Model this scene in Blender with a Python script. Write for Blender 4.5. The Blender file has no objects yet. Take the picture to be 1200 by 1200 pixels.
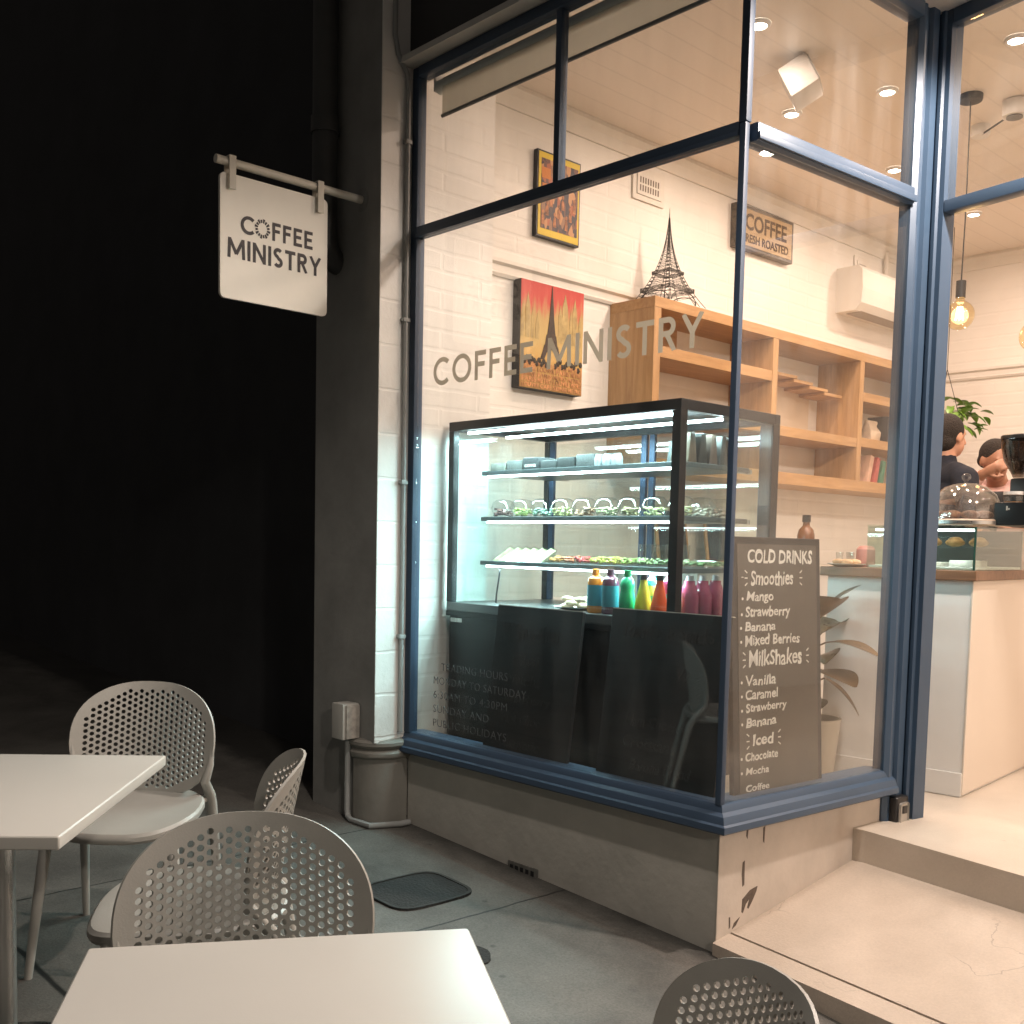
import bpy, bmesh, math, random
from mathutils import Vector, Matrix, noise
from mathutils.geometry import delaunay_2d_cdt
random.seed(7)
S = bpy.context.scene
C = S.collection
R = math.radians
V = Vector

# ------------------------------------------------------------------ camera, sky, light
cam = bpy.data.cameras.new('camera')
cam.sensor_width = 36.0
cam.lens = 36.0 * 1240.0 / 1200.0
cam.shift_y = 130.24 / 1200.0
cam.clip_start = 0.05
cam.clip_end = 400
camo = bpy.data.objects.new('camera', cam)
C.objects.link(camo)
_y, _p, _r = -0.8171, -0.0748, 0.0217
_f = V((math.sin(_y) * math.cos(_p), math.cos(_y) * math.cos(_p), math.sin(_p)))
_rt = V((math.cos(_y), -math.sin(_y), 0))
_up = _rt.cross(_f)
_rt2 = _rt * math.cos(_r) + _up * math.sin(_r)
_up2 = _up * math.cos(_r) - _rt * math.sin(_r)
M = Matrix((_rt2, _up2, -_f)).transposed().to_4x4()
M.translation = V((3.7383, -2.894, 1.05))
camo.matrix_world = M
S.camera = camo

w = bpy.data.worlds.new('World')
S.world = w
w.use_nodes = True
wn = w.node_tree
sky = wn.nodes.new('ShaderNodeTexSky')
sky.sky_type = 'NISHITA'
sky.sun_disc = False
sky.sun_elevation = R(-4)
sky.sun_rotation = R(200)
wn.links.new(sky.outputs[0], wn.nodes['Background'].inputs[0])
wn.nodes['Background'].inputs[1].default_value = 0.02
glow = wn.nodes.new('ShaderNodeBackground')     # town glow on the night sky
glow.inputs[0].default_value = (1.0, .90, .80, 1)
glow.inputs[1].default_value = .055
addw = wn.nodes.new('ShaderNodeAddShader')
wn.links.new(wn.nodes['Background'].outputs[0], addw.inputs[0])
wn.links.new(glow.outputs[0], addw.inputs[1])
wn.links.new(addw.outputs[0], wn.nodes['World Output'].inputs[0])

S.view_settings.view_transform = 'Standard'
S.view_settings.look = 'None'
S.view_settings.exposure = 0.16
S.view_settings.gamma = 1
S.cycles.transparent_max_bounces = 32
S.cycles.max_bounces = 10
S.cycles.glossy_bounces = 5
S.cycles.transmission_bounces = 8
S.cycles.caustics_reflective = False
S.cycles.caustics_refractive = False
S.cycles.sample_clamp_indirect = 4
S.cycles.use_denoising = True


def light(name, kind, loc, power, col, **k):
    l = bpy.data.lights.new(name, kind)
    l.energy = power
    l.color = col
    o = bpy.data.objects.new(name, l)
    C.objects.link(o)
    o.location = loc
    if 'aim' in k:
        o.rotation_euler = (V(k['aim']) - V(loc)).to_track_quat('-Z', 'Y').to_euler()
    if kind == 'AREA':
        l.shape = k.get('shape', 'DISK')
        l.size = k.get('size', .1)
        if 'size_y' in k:
            l.size_y = k['size_y']
        if 'spread' in k:
            l.spread = k['spread']
    if kind in ('POINT', 'SPOT'):
        l.shadow_soft_size = k.get('r', .1)
    if kind == 'SPOT':
        l.spot_size = k.get('cone', 2.0)
        l.spot_blend = k.get('blend', .5)
    return o


# street lamp across the road, and the lamp in the entry soffit (its fitting is built below)
light('street_lamp_light', 'SPOT', (11.0, -4.6, 4.6), 750, (1.0, .90, .78), r=.16, cone=R(26), blend=1.0, aim=(.75, -.75, -.1))
light('table_fill_light', 'SPOT', (2.0, -1.25, 3.5), 165, (1.0, .90, .81), r=.06, cone=R(120), blend=.8, aim=(1.8, -1.7, 0))  # unseen overhead lamp, added to brighten table tops and seats
light('entry_lamp_light', 'SPOT', (2.75, .55, 3.0), 260, (1.0, .86, .76), r=.05, cone=R(168), blend=.2, aim=(2.75, .55, 0))

# ------------------------------------------------------------------ materials
MATS = {}


def nd(t, kind, **inp):
    n = t.nodes.new(kind)
    for k, v in inp.items():
        n.inputs[k].default_value = v
    return n


def mat(name, col, rough=.5, metal=0.0, var=0.0, vscale=6.0, bump=0.0, bscale=40.0, spec=.5, emit=None, estr=0, coat=0, stretch=None, trans=0, sss=0):
    if name in MATS:
        return MATS[name]
    m = bpy.data.materials.new(name)
    m.use_nodes = True
    t = m.node_tree
    b = t.nodes['Principled BSDF']
    b.inputs['Base Color'].default_value = (*col, 1)
    b.inputs['Roughness'].default_value = rough
    b.inputs['Metallic'].default_value = metal
    b.inputs['Specular IOR Level'].default_value = spec
    b.inputs['Coat Weight'].default_value = coat
    if trans:
        b.inputs['Transmission Weight'].default_value = trans
    if sss:
        b.inputs['Subsurface Weight'].default_value = sss
        b.inputs['Subsurface Radius'].default_value = (.01, .005, .003)
    if emit:
        b.inputs['Emission Color'].default_value = (*emit, 1)
        b.inputs['Emission Strength'].default_value = estr
    tc = t.nodes.new('ShaderNodeTexCoord')
    src = tc.outputs['Object']
    if stretch:
        mp = t.nodes.new('ShaderNodeMapping')
        mp.inputs['Scale'].default_value = stretch
        t.links.new(src, mp.inputs[0])
        src = mp.outputs[0]
    if var:
        n = nd(t, 'ShaderNodeTexNoise', Scale=vscale, Detail=6.0, Roughness=.6)
        t.links.new(src, n.inputs['Vector'])
        cr = t.nodes.new('ShaderNodeValToRGB')
        cr.color_ramp.elements[0].position = .3
        cr.color_ramp.elements[1].position = .7
        cr.color_ramp.elements[0].color = (*[c * (1 - var) for c in col], 1)
        cr.color_ramp.elements[1].color = (*[min(1, c * (1 + var)) for c in col], 1)
        t.links.new(n.outputs[0], cr.inputs[0])
        t.links.new(cr.outputs[0], b.inputs['Base Color'])
        mr = t.nodes.new('ShaderNodeMapRange')
        dr = min(.1, var * .8)
        mr.inputs['To Min'].default_value = max(0, rough - dr)
        mr.inputs['To Max'].default_value = min(1, rough + dr)
        t.links.new(n.outputs[0], mr.inputs[0])
        t.links.new(mr.outputs[0], b.inputs['Roughness'])
    if bump:
        n2 = nd(t, 'ShaderNodeTexNoise', Scale=bscale, Detail=5.0)
        t.links.new(src, n2.inputs['Vector'])
        bp = nd(t, 'ShaderNodeBump', Strength=bump, Distance=.01)
        t.links.new(n2.outputs[0], bp.inputs['Height'])
        t.links.new(bp.outputs[0], b.inputs['Normal'])
    MATS[name] = m
    return m


def glass(name, tint=(1, 1, 1), base=.04, rough=0.0, smear_haze=0.0):
    """thin clear sheet: transparent with a Schlick mirror"""
    if name in MATS:
        return MATS[name]
    m = bpy.data.materials.new(name)
    m.use_nodes = True
    t = m.node_tree
    t.nodes.remove(t.nodes['Principled BSDF'])
    out = t.nodes['Material Output']
    tr = t.nodes.new('ShaderNodeBsdfTransparent')
    tr.inputs[0].default_value = (*tint, 1)
    gl = t.nodes.new('ShaderNodeBsdfGlossy')
    gl.inputs['Roughness'].default_value = rough
    lw = t.nodes.new('ShaderNodeLayerWeight')
    lw.inputs[0].default_value = .5
    p = t.nodes.new('ShaderNodeMath')
    p.operation = 'POWER'
    p.inputs[1].default_value = 5
    t.links.new(lw.outputs['Facing'], p.inputs[0])
    ma = t.nodes.new('ShaderNodeMath')
    ma.operation = 'MULTIPLY_ADD'
    ma.inputs[1].default_value = .9
    ma.inputs[2].default_value = base
    t.links.new(p.outputs[0], ma.inputs[0])
    mx = t.nodes.new('ShaderNodeMixShader')
    t.links.new(ma.outputs[0], mx.inputs[0])
    t.links.new(tr.outputs[0], mx.inputs[1])
    t.links.new(gl.outputs[0], mx.inputs[2])
    last = mx
    if smear_haze:
        df = t.nodes.new('ShaderNodeBsdfDiffuse')
        df.inputs[0].default_value = (.8, .8, .78, 1)
        tc = t.nodes.new('ShaderNodeTexCoord')
        mp = t.nodes.new('ShaderNodeMapping')
        mp.inputs['Scale'].default_value = (3, 3, .6)
        t.links.new(tc.outputs['Object'], mp.inputs[0])
        n = nd(t, 'ShaderNodeTexNoise', Scale=3.0, Detail=7.0, Roughness=.65)
        t.links.new(mp.outputs[0], n.inputs['Vector'])
        mr = t.nodes.new('ShaderNodeMapRange')
        mr.inputs['From Min'].default_value = .4
        mr.inputs['From Max'].default_value = .75
        mr.inputs['To Min'].default_value = 0
        mr.inputs['To Max'].default_value = smear_haze
        t.links.new(n.outputs[0], mr.inputs[0])
        m2 = t.nodes.new('ShaderNodeMixShader')
        t.links.new(mr.outputs[0], m2.inputs[0])
        t.links.new(mx.outputs[0], m2.inputs[1])
        t.links.new(df.outputs[0], m2.inputs[2])
        last = m2
    t.links.new(last.outputs[0], out.inputs[0])
    MATS[name] = m
    return m


def emission(name, col, strength):
    if name in MATS:
        return MATS[name]
    m = bpy.data.materials.new(name)
    m.use_nodes = True
    t = m.node_tree
    t.nodes.remove(t.nodes['Principled BSDF'])
    e = t.nodes.new('ShaderNodeEmission')
    e.inputs[0].default_value = (*col, 1)
    e.inputs[1].default_value = strength
    t.links.new(e.outputs[0], t.nodes['Material Output'].inputs[0])
    MATS[name] = m
    return m


def brick(name, col, axis, bw=.23, bh=.086, depth=.35, mortar=.012, rough=.45, var=.04):
    """painted brick: relief only, colour almost even. axis = the horizontal axis of the wall"""
    if name in MATS:
        return MATS[name]
    m = mat(name, col, rough)
    t = m.node_tree
    b = t.nodes['Principled BSDF']
    tc = t.nodes.new('ShaderNodeTexCoord')
    sx = t.nodes.new('ShaderNodeSeparateXYZ')
    t.links.new(tc.outputs['Object'], sx.inputs[0])
    cx = t.nodes.new('ShaderNodeCombineXYZ')
    t.links.new(sx.outputs[axis], cx.inputs[0])
    t.links.new(sx.outputs['Z'], cx.inputs[1])
    # wobble the courses a little
    nz = nd(t, 'ShaderNodeTexNoise', Scale=9.0, Detail=3.0)
    t.links.new(tc.outputs['Object'], nz.inputs['Vector'])
    va = t.nodes.new('ShaderNodeVectorMath')
    va.operation = 'MULTIPLY_ADD'
    va.inputs[1].default_value = (.012, .012, 0)
    t.links.new(nz.outputs['Color'], va.inputs[0])
    t.links.new(cx.outputs[0], va.inputs[2])
    bt = t.nodes.new('ShaderNodeTexBrick')
    bt.inputs['Scale'].default_value = 1
    bt.inputs['Brick Width'].default_value = bw
    bt.inputs['Row Height'].default_value = bh
    bt.inputs['Mortar Size'].default_value = mortar
    bt.inputs['Mortar Smooth'].default_value = .7
    bt.inputs['Color1'].default_value = (1, 1, 1, 1)
    bt.inputs['Color2'].default_value = (.8, .8, .8, 1)
    bt.inputs['Mortar'].default_value = (.2, .2, .2, 1)
    t.links.new(va.outputs[0], bt.inputs['Vector'])
    n2 = nd(t, 'ShaderNodeTexNoise', Scale=35.0, Detail=6.0, Roughness=.65)
    t.links.new(tc.outputs['Object'], n2.inputs['Vector'])
    ad = t.nodes.new('ShaderNodeMath')
    ad.operation = 'MULTIPLY_ADD'
    ad.inputs[1].default_value = .45
    t.links.new(n2.outputs[0], ad.inputs[0])
    t.links.new(bt.outputs['Color'], ad.inputs[2])
    bp = nd(t, 'ShaderNodeBump', Strength=depth, Distance=.012)
    t.links.new(ad.outputs[0], bp.inputs['Height'])
    t.links.new(bp.outputs[0], b.inputs['Normal'])
    n3 = nd(t, 'ShaderNodeTexNoise', Scale=2.5, Detail=5.0)
    t.links.new(tc.outputs['Object'], n3.inputs['Vector'])
    cr = t.nodes.new('ShaderNodeValToRGB')
    cr.color_ramp.elements[0].position = .3
    cr.color_ramp.elements[1].position = .7
    cr.color_ramp.elements[0].color = (*[c * (1 - var) for c in col], 1)
    cr.color_ramp.elements[1].color = (*[min(1, c * (1 + var)) for c in col], 1)
    t.links.new(n3.outputs[0], cr.inputs[0])
    t.links.new(cr.outputs[0], b.inputs['Base Color'])
    return m


def boards(name, col, axis, pitch, groove=.07, rough=.45, depth=.6):
    if name in MATS:
        return MATS[name]
    m = mat(name, col, rough)
    t = m.node_tree
    b = t.nodes['Principled BSDF']
    tc = t.nodes.new('ShaderNodeTexCoord')
    sx = t.nodes.new('ShaderNodeSeparateXYZ')
    t.links.new(tc.outputs['Object'], sx.inputs[0])
    d = t.nodes.new('ShaderNodeMath'); d.operation = 'DIVIDE'; d.inputs[1].default_value = pitch
    t.links.new(sx.outputs[axis], d.inputs[0])
    f = t.nodes.new('ShaderNodeMath'); f.operation = 'FRACT'
    t.links.new(d.outputs[0], f.inputs[0])
    g = t.nodes.new('ShaderNodeMath'); g.operation = 'GREATER_THAN'; g.inputs[1].default_value = groove
    t.links.new(f.outputs[0], g.inputs[0])
    bp = nd(t, 'ShaderNodeBump', Strength=depth, Distance=.006)
    t.links.new(g.outputs[0], bp.inputs['Height'])
    t.links.new(bp.outputs[0], b.inputs['Normal'])
    mx = t.nodes.new('ShaderNodeMix'); mx.data_type = 'RGBA'
    mx.inputs['A'].default_value = (*[c * .91 for c in col], 1)
    mx.inputs['B'].default_value = (*col, 1)
    t.links.new(g.outputs[0], mx.inputs['Factor'])
    t.links.new(mx.outputs['Result'], b.inputs['Base Color'])
    return m


def wood(name, c1, c2, stretch, scale=6.0, rough=.42):
    if name in MATS:
        return MATS[name]
    m = mat(name, c1, rough)
    t = m.node_tree
    b = t.nodes['Principled BSDF']
    tc = t.nodes.new('ShaderNodeTexCoord')
    mp = t.nodes.new('ShaderNodeMapping')
    mp.inputs['Scale'].default_value = stretch
    t.links.new(tc.outputs['Object'], mp.inputs[0])
    n = nd(t, 'ShaderNodeTexNoise', Scale=scale, Detail=7.0, Roughness=.62, Distortion=.6)
    t.links.new(mp.outputs[0], n.inputs['Vector'])
    cr = t.nodes.new('ShaderNodeValToRGB')
    cr.color_ramp.elements[0].position = .33
    cr.color_ramp.elements[1].position = .68
    cr.color_ramp.elements[0].color = (*c2, 1)
    cr.color_ramp.elements[1].color = (*c1, 1)
    t.links.new(n.outputs[0], cr.inputs[0])
    t.links.new(cr.outputs[0], b.inputs['Base Color'])
    bp = nd(t, 'ShaderNodeBump', Strength=.12, Distance=.004)
    t.links.new(n.outputs[0], bp.inputs['Height'])
    t.links.new(bp.outputs[0], b.inputs['Normal'])
    return m


def concrete(name, c1, c2, rough, joints=(), crack=False, scale=1.6, foot_band=False, grit=.2):
    """worn concrete with stains; joints: (axis, position, half width, lo, hi of other axis)"""
    m = mat(name, c1, rough)
    t = m.node_tree
    b = t.nodes['Principled BSDF']
    tc = t.nodes.new('ShaderNodeTexCoord')
    o = tc.outputs['Object']
    n = nd(t, 'ShaderNodeTexNoise', Scale=scale, Detail=9.0, Roughness=.68, Distortion=.4)
    t.links.new(o, n.inputs['Vector'])
    cr = t.nodes.new('ShaderNodeValToRGB')
    cr.color_ramp.elements[0].position = .34
    cr.color_ramp.elements[1].position = .66
    cr.color_ramp.elements[0].color = (*c2, 1)
    cr.color_ramp.elements[1].color = (*c1, 1)
    t.links.new(n.outputs[0], cr.inputs[0])
    n2 = nd(t, 'ShaderNodeTexNoise', Scale=120.0, Detail=4.0, Roughness=.7)
    t.links.new(o, n2.inputs['Vector'])
    mr = t.nodes.new('ShaderNodeMapRange')
    mr.inputs['From Min'].default_value = .3
    mr.inputs['From Max'].default_value = .7
    mr.inputs['To Min'].default_value = 1 - grit
    mr.inputs['To Max'].default_value = 1 + grit * .8
    t.links.new(n2.outputs[0], mr.inputs[0])
    mu = t.nodes.new('ShaderNodeMix'); mu.data_type = 'RGBA'; mu.blend_type = 'MULTIPLY'
    mu.inputs['Factor'].default_value = 1
    t.links.new(cr.outputs[0], mu.inputs['A'])
    t.links.new(mr.outputs[0], mu.inputs['B'])
    # small dark specks (old gum, drips)
    vo = nd(t, 'ShaderNodeTexVoronoi', Scale=5.0)
    t.links.new(o, vo.inputs['Vector'])
    sp = t.nodes.new('ShaderNodeMapRange')
    sp.inputs['From Min'].default_value = .035
    sp.inputs['From Max'].default_value = .07
    sp.inputs['To Min'].default_value = .45
    sp.inputs['To Max'].default_value = 1
    t.links.new(vo.outputs['Distance'], sp.inputs[0])
    m3 = t.nodes.new('ShaderNodeMix'); m3.data_type = 'RGBA'; m3.blend_type = 'MULTIPLY'
    m3.inputs['Factor'].default_value = .8
    t.links.new(mu.outputs['Result'], m3.inputs['A'])
    t.links.new(sp.outputs[0], m3.inputs['B'])
    last = m3.outputs['Result']
    hgt = n2.outputs[0]
    if crack:
        ve = nd(t, 'ShaderNodeTexVoronoi', Scale=2.3)
        ve.feature = 'DISTANCE_TO_EDGE'
        nw = nd(t, 'ShaderNodeTexNoise', Scale=6.0, Detail=5.0)
        t.links.new(o, nw.inputs['Vector'])
        vm = t.nodes.new('ShaderNodeVectorMath'); vm.operation = 'MULTIPLY_ADD'
        vm.inputs[1].default_value = (.3, .3, .3)
        t.links.new(nw.outputs['Color'], vm.inputs[0])
        t.links.new(o, vm.inputs[2])
        t.links.new(vm.outputs[0], ve.inputs['Vector'])
        e = t.nodes.new('ShaderNodeMapRange')
        e.inputs['From Min'].default_value = .002
        e.inputs['From Max'].default_value = .007
        e.inputs['To Min'].default_value = .68
        e.inputs['To Max'].default_value = 1
        t.links.new(ve.outputs['Distance'], e.inputs[0])
        n5 = nd(t, 'ShaderNodeTexNoise', Scale=2.1, Detail=2.0)
        t.links.new(o, n5.inputs['Vector'])
        e2 = t.nodes.new('ShaderNodeMapRange')
        e2.inputs['From Min'].default_value = .52
        e2.inputs['From Max'].default_value = .6
        t.links.new(n5.outputs[0], e2.inputs[0])
        m4 = t.nodes.new('ShaderNodeMix'); m4.data_type = 'RGBA'; m4.blend_type = 'MULTIPLY'
        t.links.new(e2.outputs[0], m4.inputs['Factor'])
        t.links.new(last, m4.inputs['A'])
        t.links.new(e.outputs[0], m4.inputs['B'])
        last = m4.outputs['Result']
    if foot_band:  # darker band along the wall, its edge broken by noise
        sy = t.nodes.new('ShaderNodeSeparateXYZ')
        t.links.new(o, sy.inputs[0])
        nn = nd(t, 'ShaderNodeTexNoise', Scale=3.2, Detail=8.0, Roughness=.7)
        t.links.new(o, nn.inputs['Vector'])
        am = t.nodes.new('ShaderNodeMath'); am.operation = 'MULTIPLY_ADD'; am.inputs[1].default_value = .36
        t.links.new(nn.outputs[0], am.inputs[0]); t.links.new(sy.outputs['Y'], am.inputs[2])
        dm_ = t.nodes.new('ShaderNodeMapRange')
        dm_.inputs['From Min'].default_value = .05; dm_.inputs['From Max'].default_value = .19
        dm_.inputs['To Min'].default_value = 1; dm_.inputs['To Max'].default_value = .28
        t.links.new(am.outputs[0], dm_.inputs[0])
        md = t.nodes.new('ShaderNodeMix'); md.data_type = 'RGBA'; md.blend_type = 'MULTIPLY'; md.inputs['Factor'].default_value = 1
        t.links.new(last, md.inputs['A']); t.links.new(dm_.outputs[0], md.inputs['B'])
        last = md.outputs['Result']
    bp = nd(t, 'ShaderNodeBump', Strength=.35, Distance=.004)
    t.links.new(hgt, bp.inputs['Height'])
    t.links.new(bp.outputs[0], b.inputs['Normal'])
    if joints:
        sx = t.nodes.new('ShaderNodeSeparateXYZ')
        wv = nd(t, 'ShaderNodeTexNoise', Scale=7.0, Detail=4.0)
        t.links.new(o, wv.inputs['Vector'])
        vm2 = t.nodes.new('ShaderNodeVectorMath'); vm2.operation = 'MULTIPLY_ADD'
        vm2.inputs[1].default_value = (.02, .02, 0)
        t.links.new(wv.outputs['Color'], vm2.inputs[0])
        t.links.new(o, vm2.inputs[2])
        t.links.new(vm2.outputs[0], sx.inputs[0])
        for ax, pos, hw in joints:
            s = t.nodes.new('ShaderNodeMath'); s.operation = 'SUBTRACT'; s.inputs[1].default_value = pos + .01
            t.links.new(sx.outputs[ax], s.inputs[0])
            a = t.nodes.new('ShaderNodeMath'); a.operation = 'ABSOLUTE'
            t.links.new(s.outputs[0], a.inputs[0])
            e = t.nodes.new('ShaderNodeMapRange')
            e.inputs['From Min'].default_value = hw * .6
            e.inputs['From Max'].default_value = hw * 1.6
            e.inputs['To Min'].default_value = .12
            e.inputs['To Max'].default_value = 1
            t.links.new(a.outputs[0], e.inputs[0])
            mj = t.nodes.new('ShaderNodeMix'); mj.data_type = 'RGBA'; mj.blend_type = 'MULTIPLY'
            mj.inputs['Factor'].default_value = 1
            t.links.new(last, mj.inputs['A'])
            t.links.new(e.outputs[0], mj.inputs['B'])
            last = mj.outputs['Result']
    t.links.new(last, b.inputs['Base Color'])
    return m


# ------------------------------------------------------------------ mesh helpers
def BM():
    return bmesh.new()


def add_box(bm, lo, hi, bevel=0, mtx=None, seg=2):
    t = bmesh.new()
    bmesh.ops.create_cube(t, size=1)
    lo = V(lo); hi = V(hi)
    for v in t.verts:
        v.co = V([(lo[i] + hi[i]) / 2 + v.co[i] * (hi[i] - lo[i]) for i in range(3)])
    if bevel:
        bmesh.ops.bevel(t, geom=t.edges[:], offset=bevel, segments=seg, affect='EDGES', profile=.6)
    merge(bm, t, mtx)


def merge(bm, t, mtx=None):
    me = bpy.data.meshes.new('tmp')
    t.to_mesh(me)
    t.free()
    if mtx is not None:
        me.transform(mtx)
    bm.from_mesh(me)
    bpy.data.meshes.remove(me)


def add_tube(bm, pts, rad, seg=10, caps=True):
    pts = [V(p) for p in pts]
    if not isinstance(rad, (list, tuple)):
        rad = [rad] * len(pts)
    rings = []
    prev = None
    for i, p in enumerate(pts):
        d = (pts[min(i + 1, len(pts) - 1)] - pts[max(i - 1, 0)]).normalized()
        if prev is None:
            a = V((0, 0, 1)) if abs(d.z) < .9 else V((1, 0, 0))
            n = d.cross(a).normalized()
        else:
            n = (prev - d * prev.dot(d)).normalized()
        prev = n
        b = d.cross(n)
        rings.append([bm.verts.new(p + (n * math.cos(2 * math.pi * k / seg) + b * math.sin(2 * math.pi * k / seg)) * rad[i]) for k in range(seg)])
    for a, b in zip(rings, rings[1:]):
        for k in range(seg):
            bm.faces.new((a[k], a[(k + 1) % seg], b[(k + 1) % seg], b[k]))
    if caps:
        bm.faces.new(rings[0][::-1])
        bm.faces.new(rings[-1])


def add_lathe(bm, prof, centre=(0, 0, 0), seg=24, mtx=None):
    """prof: (radius, z) list from bottom to top"""
    c = V(centre)
    rings = []
    for r, z in prof:
        if r < 1e-5:
            rings.append([bm.verts.new(_t(c + V((0, 0, z)), mtx))])
        else:
            rings.append([bm.verts.new(_t(c + V((r * math.cos(2 * math.pi * k / seg), r * math.sin(2 * math.pi * k / seg), z)), mtx)) for k in range(seg)])
    for a, b in zip(rings, rings[1:]):
        for k in range(seg):
            k2 = (k + 1) % seg
            if len(a) == 1 and len(b) == 1:
                continue
            if len(a) == 1:
                bm.faces.new((a[0], b[k2], b[k]))
            elif len(b) == 1:
                bm.faces.new((a[k], a[k2], b[0]))
            else:
                bm.faces.new((a[k], a[k2], b[k2], b[k]))


def _t(p, m):
    return m @ p if m is not None else p


def add_prism(bm, poly, lo, hi, axis='z', mtx=None):
    """poly of 2D points pushed along an axis"""
    def p3(q, h):
        if axis == 'z':
            p = V((q[0], q[1], h))
        elif axis == 'x':
            p = V((h, q[0], q[1]))
        else:
            p = V((q[0], h, q[1]))
        return _t(p, mtx)
    a = [bm.verts.new(p3(q, lo)) for q in poly]
    b = [bm.verts.new(p3(q, hi)) for q in poly]
    n = len(poly)
    for i in range(n):
        bm.faces.new((a[i], a[(i + 1) % n], b[(i + 1) % n], b[i]))
    bm.faces.new(a[::-1])
    bm.faces.new(b)


def add_sweep(bm, prof, path):
    """prof: (out, up) closed profile; path: list of (point, out direction) - mitred sweep"""
    rings = []
    for p, o in path:
        rings.append([bm.verts.new(V(p) + V(o) * q[0] + V((0, 0, q[1]))) for q in prof])
    n = len(prof)
    for a, b in zip(rings, rings[1:]):
        for k in range(n):
            bm.faces.new((a[k], a[(k + 1) % n], b[(k + 1) % n], b[k]))
    bm.faces.new(rings[0][::-1])
    bm.faces.new(rings[-1])


def add_sphere(bm, c, r, u=16, v=12, mtx=None):
    t = bmesh.new()
    bmesh.ops.create_uvsphere(t, u_segments=u, v_segments=v, radius=1)
    r = r if isinstance(r, (tuple, list)) else (r, r, r)
    for x in t.verts:
        x.co = V((x.co.x * r[0] + c[0], x.co.y * r[1] + c[1], x.co.z * r[2] + c[2]))
    merge(bm, t, mtx)


def text_bm(s, size, offset=0.0, extrude=.0008, shear=0.0, align='LEFT', jitter=0.0, spacing=1.0, xs=1.0):
    cu = bpy.data.curves.new('txt', 'FONT')
    cu.body = s
    cu.size = size
    cu.offset = offset
    cu.extrude = extrude
    cu.shear = shear
    cu.align_x = align
    cu.space_character = spacing
    cu.resolution_u = 3
    o = bpy.data.objects.new('txt', cu)
    C.objects.link(o)
    dg = bpy.context.evaluated_depsgraph_get()
    me = bpy.data.meshes.new_from_object(o.evaluated_get(dg))
    bpy.data.objects.remove(o)
    bm = bmesh.new()
    bm.from_mesh(me)
    bpy.data.meshes.remove(me)
    if xs != 1:
        for v in bm.verts:
            v.co.x *= xs
    if jitter:
        seen = set()
        bm.verts.ensure_lookup_table()
        for v in bm.verts:
            if v in seen:
                continue
            st = [v]; isl = []
            seen.add(v)
            while st:
                a = st.pop(); isl.append(a)
                for e in a.link_edges:
                    b = e.other_vert(a)
                    if b not in seen:
                        seen.add(b); st.append(b)
            c = sum((a.co for a in isl), V()) / len(isl)
            ang = random.uniform(-.16, .16) * jitter
            sc = 1 + random.uniform(-.12, .14) * jitter
            dx = V((random.uniform(-.03, .03), random.uniform(-.06, .06), 0)) * size * jitter
            rot = Matrix.Rotation(ang, 3, 'Z')
            for a in isl:
                q = a.co - c
                z = q.z
                q = rot @ V((q.x * sc, q.y * (sc + random.uniform(-.0, .0)), 0))
                q += V((noise.noise(a.co * 60 / 1.0 + V((1, 2, 3))), noise.noise(a.co * 60 + V((7, 8, 9))), 0)) * size * .03 * jitter
                a.co = c + V((q.x, q.y, z)) + dx
    return bm


def frame_mtx(o, x, y):
    x = V(x).normalized(); y = V(y); y = (y - x * y.dot(x)).normalized()
    z = x.cross(y)
    m = Matrix((x, y, z)).transposed().to_4x4()
    m.translation = V(o)
    return m


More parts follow.
